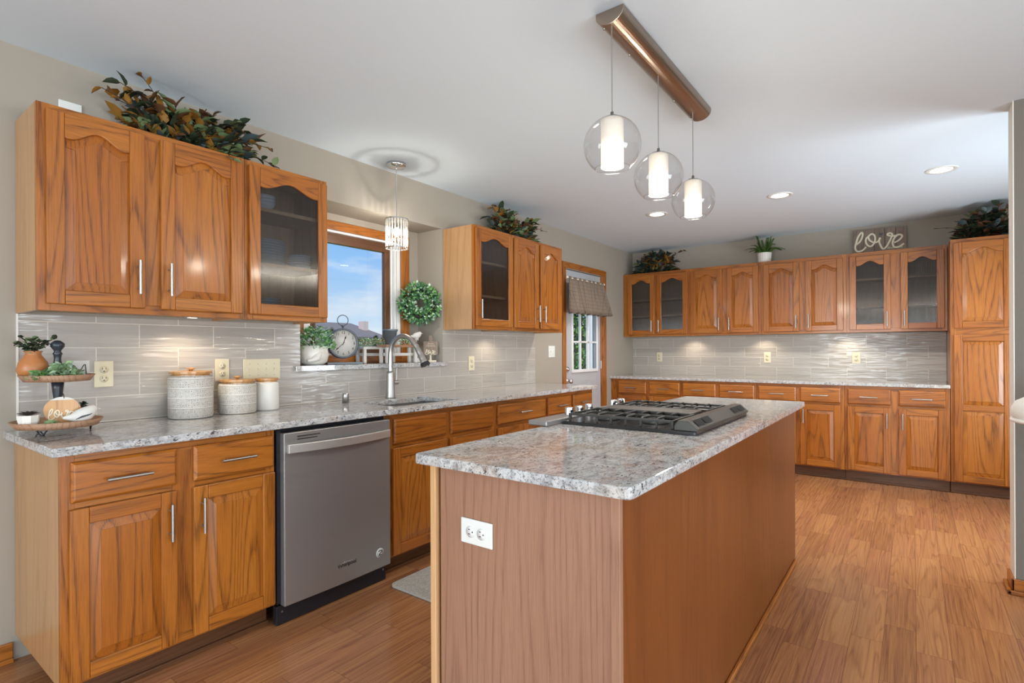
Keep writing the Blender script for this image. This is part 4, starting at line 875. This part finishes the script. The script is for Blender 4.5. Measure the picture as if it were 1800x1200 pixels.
def riser(label, y0, y1, x0, x1, h, top, leg):
    r = thing('wooden_riser', label, 'riser', ((x0+x1)/2, (y0+y1)/2, ZS)); T_ = Matrix.Translation((-(x0+x1)/2, -(y0+y1)/2, 0))
    b = MB(); b.box(x0, x1, y0, y1, h-.018, h, 0, 'y'); b.build('top', top, r, .002, xf=T_)
    for y in (y0+.012, y1-.034):
        for x in (x0+.008, x1-.026): b = MB(); b.box(x, x+.018, y, y+.022, .0005, h-.018); b.build('leg', leg, r, .002, xf=T_)
    b = MB(); b.box((x0+x1)/2-.006, (x0+x1)/2+.006, y0+.02, y1-.02, .05, .07, 0, 'y'); b.build('stretcher', leg, r, xf=T_); return r
riser('small brown topped wooden riser bench holding greenery on the sill', 2.655, 2.96, -.10, .0, .128, OAK_TRAY, WWHITE)
riser('low whitewashed riser bench behind the brown topped one', 2.56, 2.86, -.235, -.125, .115, WWHITE, WWHITE)
g1 = thing('greenery_box', 'strip of yellow green and white flowers on the riser benches', 'artificial plant', (-.15, 2.72, ZS+.1155))
b = MB()
for k in range(7): pot_leaves(b, (0, -.13+.04*k, .005), .04, .055, 55, [0, 1, 2, 3], .018, .011)
b.build('foliage', [L_BX, L_BX3, L_YL, WWHITE], g1)
g2 = thing('greenery_box', 'small clump of green and white flowers in front of the bird', 'artificial plant', (-.05, 2.875, ZS+.1285))
b = MB(); pot_leaves(b, (0, 0, .004), .045, .05, 110, [0, 1, 2], .018, .011); b.build('foliage', [L_BX, L_BX3, WWHITE], g2)
bu = thing('bucket', 'small galvanized bucket standing on the brown topped riser', 'bucket', (-.055, 2.735, ZS+.1285))
b = MB(); b.lathe([(.033, 0), (.046, .092), (.052, .094), (.053, .106), (.048, .107), (.042, .09), (.03, .004), (.0001, .004)], (0, 0, 0), 28); b.build('body', ZINC, bu)
st = thing('post_stand', 'thin white post stand with a square base on the sill', 'stand', (-.11, 3.03, ZS))
b = MB(); b.box(-.035, .035, -.04, .04, .0005, .03); b.build('base', WWHITE, st, .002); b = MB(); b.cyl((0, 0, .03), (0, 0, .165), .0035, 8); b.cyl((0, 0, .165), (0, 0, .168), .02, 16); b.build('post', WWHITE, st)
bird('small white bird perched on the post stand behind the faucet', (-.11, 3.03, ZS+.1685), 1.1, .95, WWHITE)
pg = thing('paddle_sign', 'grey cutting board shaped sign on a small turned stand', 'sign', (-.045, 3.115, ZS), R90-.5)
b = MB(); b.prism(srect(-.055, .055, .052, .155, .006, 3), 'xz', -.004, .004, 0, 'z'); b.prism(srect(-.016, .016, .15, .198, .012, 4), 'xz', -.0038, .0038, 0, 'z'); bo = b.build('board', OAK_GREY, pg, .001)
b = MB(); b.lathe([(.006, .012), (.01, .02), (.005, .028), (.009, .036), (.005, .044), (.007, .052)], (0, 0, 0), 14); b.box(-.04, .04, -.02, .02, .0005, .012); b.build('stand', CREAM, pg)
script(pg, -.042, .098, .084/1205, .00009, .0018, CREAM, y=-.0046)
b = MB()
for zz, w_ in ((.138, .024), (.127, .034), (.117, .036), (.068, .026)):
    b.tube([(-w_+2*w_*i/16, -.0044, zz+.0022*math.sin(i*2.4)) for i in range(17)], .0009, 5)
b.build('small_lettering', CREAM, pg)
# wreath across the recess corner
random.seed(41)
wt = thing('wreath', 'round green boxwood wreath hung in the window recess corner', 'wreath', (-.115, 3.075, 1.578), PI/4)
b = MB(); R = .102
b.tube([(R*math.cos(a), 0, R*math.sin(a)) for a in [2*PI*k/36 for k in range(37)]], .012, 8, cap=False); b.build('frame', TWIG, wt)
b = MB()
for k in range(1500):
    a = random.uniform(0, 2*PI); c = random.uniform(0, 2*PI); rr_ = random.uniform(.015, .058); rad = R+rr_*math.cos(c); y = rr_*math.sin(c)
    p = Vector((rad*math.cos(a), y, rad*math.sin(a))); o_ = Vector((math.cos(a)*math.cos(c), math.sin(c), math.sin(a)*math.cos(c)))
    d = (o_+Vector([random.uniform(-.9, .9) for _ in range(3)])).normalized()
    b.leaf(p, d, Vector([random.uniform(-1, 1) for _ in range(3)]), .026, .016, random.choice([0, 0, 1, 1, 2]))
b.v = [(x, min(max(y, -.06), .055), zz) for x, y, zz in b.v]
b.build('leaves', [L_BX, L_BX2, L_BX3], wt)
b = MB(); b.cyl((0, .0, .15), (0, .02, .17), .002, 6); b.build('hook', TWIG, wt)

# dishes in the glass cabinet
def dish(label, x, y, z, R, h, prof=None):
    b = MB(); b.lathe([(R*.55, 0), (R*.6, .002), (R*.98, h), (R, h), (R*.97, h+.002), (R*.58, .005), (.0001, .005)], (0, 0, 0), 32); o = b.build('plate', DISH); o.location = (x, y, z); return tag(o, label, 'plate', 'stacked plates in the glass cabinet')
for k in range(9): dish('large white dinner plate in the big stack on the middle shelf', .155, 1.70, 1.6655+.0135*k, .115, .017)
for k in range(5): dish('smaller white plate stacked beside the dinner plates on the middle shelf', .20, 1.885, 1.6655+.0135*k, .062, .014)
for k in range(6): dish('white plate in the stack on the cabinet bottom', .165, 1.69, ZB+.0287+.0135*k, .095, .017)
def bowl(x, y, z):
    b = MB(); b.lathe([(.03, 0), (.032, .006), (.06, .03), (.07, .05), (.067, .05), (.055, .03), (.0001, .01)], (0, 0, 0), 28); o = b.build('bowl', DISH); o.location = (x, y, z); return tag(o, 'white bowl stacked on the top shelf of the glass cabinet', 'bowl', 'bowls on the top shelf')
for k in range(3): bowl(.17, 1.69, 1.9405+.016*k)

# valance on the door
va = thing('valance_curtain', 'short brown plaid valance gathered over the door window', 'curtain', (.05, 5.33, 1.97))
b = MB(); n = 90; rows = 9; v = []; f = []
for j in range(rows):
    q = j/(rows-1); half = .375+.085*q
    for i in range(n+1):
        s = -1+2*i/n; ph = 2*PI*7.5*(i/n)+.5*math.sin(i*.21); dep = .013+.032*q
        v.append((.012+dep*(1+math.sin(ph))+.004*math.sin(3.1*ph)*q+.012*q, s*half+.012*math.sin(ph*2)*q, .0-.375*q+.006*math.sin(ph)*q))
for j in range(rows-1):
    for i in range(n): a = j*(n+1)+i; f.append((a, a+1, a+n+2, a+n+1))
b.add(v, f, 0, 'z', True, (0, 3, 5)); o = b.build('cloth', PLAID, va); s_ = o.modifiers.new('t', 'SOLIDIFY'); s_.thickness = .002
b = MB(); b.cyl((.022, -.40, -.012), (.022, .40, -.012), .006, 10); b.ball((.022, -.405, -.012), .013, 0, 10); b.ball((.022, .405, -.012), .013, 0, 10); b.cyl((-.064, -.34, -.012), (.022, -.34, -.012), .004, 8); b.cyl((-.064, .34, -.012), (.022, .34, -.012), .004, 8); b.build('rod', CREAM, va)

# floor mat, stool
b = MB(); b.prism(srect(.69, 1.15, 2.08, 3.0, .04, 5), 'xy', .0005, .012); tag(b.build('floor_mat', RUGM, bevel=.004), 'grey woven anti-fatigue mat on the floor by the sink cabinet', 'mat')
so = thing('bar_stool', 'white padded stool just showing in front of the divider wall', 'stool', (3.415, 3.385, 0))
b = MB(); R = .205; b.lathe([(.0001, .905), (.15, .905), (R*.96, .917), (R, .94), (R*.99, .965), (R*.92, .993), (R*.7, 1.02), (R*.35, 1.036), (.0001, 1.04)], (0, 0, 0), 40); cs = b.build('cushion', SADDLE, so)
b = MB(); b.tube([((R-.006)*math.cos(a), (R-.006)*math.sin(a), .913) for a in [2*PI*k/40 for k in range(41)]], .009, 8, cap=False); b.build('piping', SADDLE, cs)
b = MB(); b.lathe([(.115, .0), (.12, .02), (.06, .05), (.035, .1), (.035, .45), (.05, .70), (.09, .83), (.165, .905), (.0001, .905)], (0, 0, 0), 36); b.build('pedestal', SADDLE, so)

# ================================================================== outside
GRASS = paint('lawn', S(96, 132, 62), .95); SIDING = paint('cream_siding', S(206, 192, 166)); TAN = oak('cedar_fence', S(214, 176, 126), S(200, 160, 110), S(170, 128, 84), coat=0, rough=.8)
ROOF = paint('shingle', S(120, 116, 114), .9, .4); BRICK = paint('chimney_brick', S(214, 196, 188)); WSIDE = paint('white_siding', S(236, 238, 240), .6)
b = MB(); b.box(-90, -.35, -40, 90, -.6, -.5); o = b.build('lawn', GRASS); struct(o)
def house(label, cx, cy, wx, wy, hw, hr, chim=None, z0=-.5):
    r = thing('neighbor_house', label, 'house', (cx, cy, z0))
    b = MB(); b.box(-wx/2, wx/2, -wy/2, wy/2, 0, hw); b.prism([(-wx/2, hw), (wx/2, hw), (0, hw+hr)], 'xz', -wy/2, wy/2); b.build('walls', SIDING, r)
    b = MB(); e = .35
    for s in (-1, 1):
        p0 = (s*(wx/2+e), hw-e*hr/(wx/2)); p1 = (0, hw+hr); b.prism([p0, p1, (0, hw+hr+.15), (p0[0], p0[1]+.15)], 'xz', -wy/2-e, wy/2+e)
    b.build('roof', ROOF, r)
    b = MB(); b.box(wx/2, wx/2+.05, -wy*.2, wy*.1, .9, 2.0); b.build('window', PANE, r)
    if chim: b = MB(); b.box(chim[0]-.3, chim[0]+.3, chim[1]-.2, chim[1]+.2, hw, hw+hr+chim[2]); b.build('chimney', BRICK, r)
    return r
hs_ = house('neighbor house with a grey shingle roof and chimney seen through the window', -31, 23.0, 8, 4.0, 2.6, 1.05, (2.0, 1.95, .2))
T = Matrix.Translation((5.6, -4.25, 0))
b = MB(); b.box(-1.4, 1.4, -.85, .85, 0, 2.3); b.prism([(-.85, 2.3), (.85, 2.3), (0, 3.0)], 'yz', -1.4, 1.4); b.build('gable_wing', SIDING, hs_, xf=T)
b = MB()
for s_ in (-1, 1): b.prism([(s_*1.05, 2.14), (0, 3.0), (0, 3.12), (s_*1.05, 2.26)], 'yz', -1.6, 1.55)
b.build('gable_roof', ROOF, hs_, xf=T)
b = MB()
for k in range(24): b.box(-8.05, -8.0, 4.0+.135*k, 4.13+.135*k, -.5, 1.86)
tag(b.build('cedar_fence', TAN), 'tan vertical board fence seen at the window edge behind the planter', 'fence')
def tree(label, x, y, h, r_, n, ln, seed, mats=None, cone=False):
    random.seed(seed); t = thing('tree', label, 'tree', (x, y, -.5), 0, 'trees outside'); mats = mats or [leafm('tree_leaf', (70, 120, 44)), leafm('tree_leaf_light', (112, 160, 70)), leafm('tree_leaf_dark', (44, 84, 34))]
    b = MB(); b.tube([(0, 0, 0), (.03, .02, h*.5), (0, 0, h*.8)], [.09, .06, .02], 8); b.build('trunk', TWIG, t); b = MB()
    for _ in range(n):
        a = random.uniform(0, 2*PI); e = math.asin(random.uniform(-1, 1)); q = random.uniform(.6, 1)
        if cone: zz = random.uniform(.15, 1); p = Vector((math.cos(a)*r_*(1-zz)*q, math.sin(a)*r_*(1-zz)*q, zz*h))
        else: p = Vector((math.cos(a)*math.cos(e)*r_*q, math.sin(a)*math.cos(e)*r_*q, h*.55+math.sin(e)*h*.48*q))
        b.leaf(p, Vector([random.uniform(-1, 1) for _ in range(3)]), Vector([random.uniform(-1, 1) for _ in range(3)]), ln, ln*.6, random.choice([0, 0, 1, 2]))
    b.build('crown', mats, t); return t
tree('small dark conifer beyond the neighbor house roof', -24, 22.0, 2.6, .55, 900, .16, 51, [leafm('fir', (56, 84, 74)), leafm('fir_light', (72, 100, 88)), leafm('fir_dark', (44, 70, 60))], True)
tree('leafy green tree close outside the exterior door', -4.6, 13.4, 4.4, 1.7, 4200, .16, 52); tree('leafy green tree farther out behind the door tree', -8.2, 19.6, 6.0, 2.6, 4200, .22, 53)
tree('leafy green shrub at the foot of the door tree', -3.2, 10.9, 1.6, .8, 2400, .11, 54)
b = MB(); b.box(-1.49, -.13, 8.2, 8.4, -.5, 2.9)
for x in (-1.505, -1.44, -1.375, -1.31): b.box(x, x+.03, 8.185, 8.2, -.5, 2.9)
tag(b.build('porch_wall', WSIDE), 'white porch return wall outside the exterior door', 'porch wall')
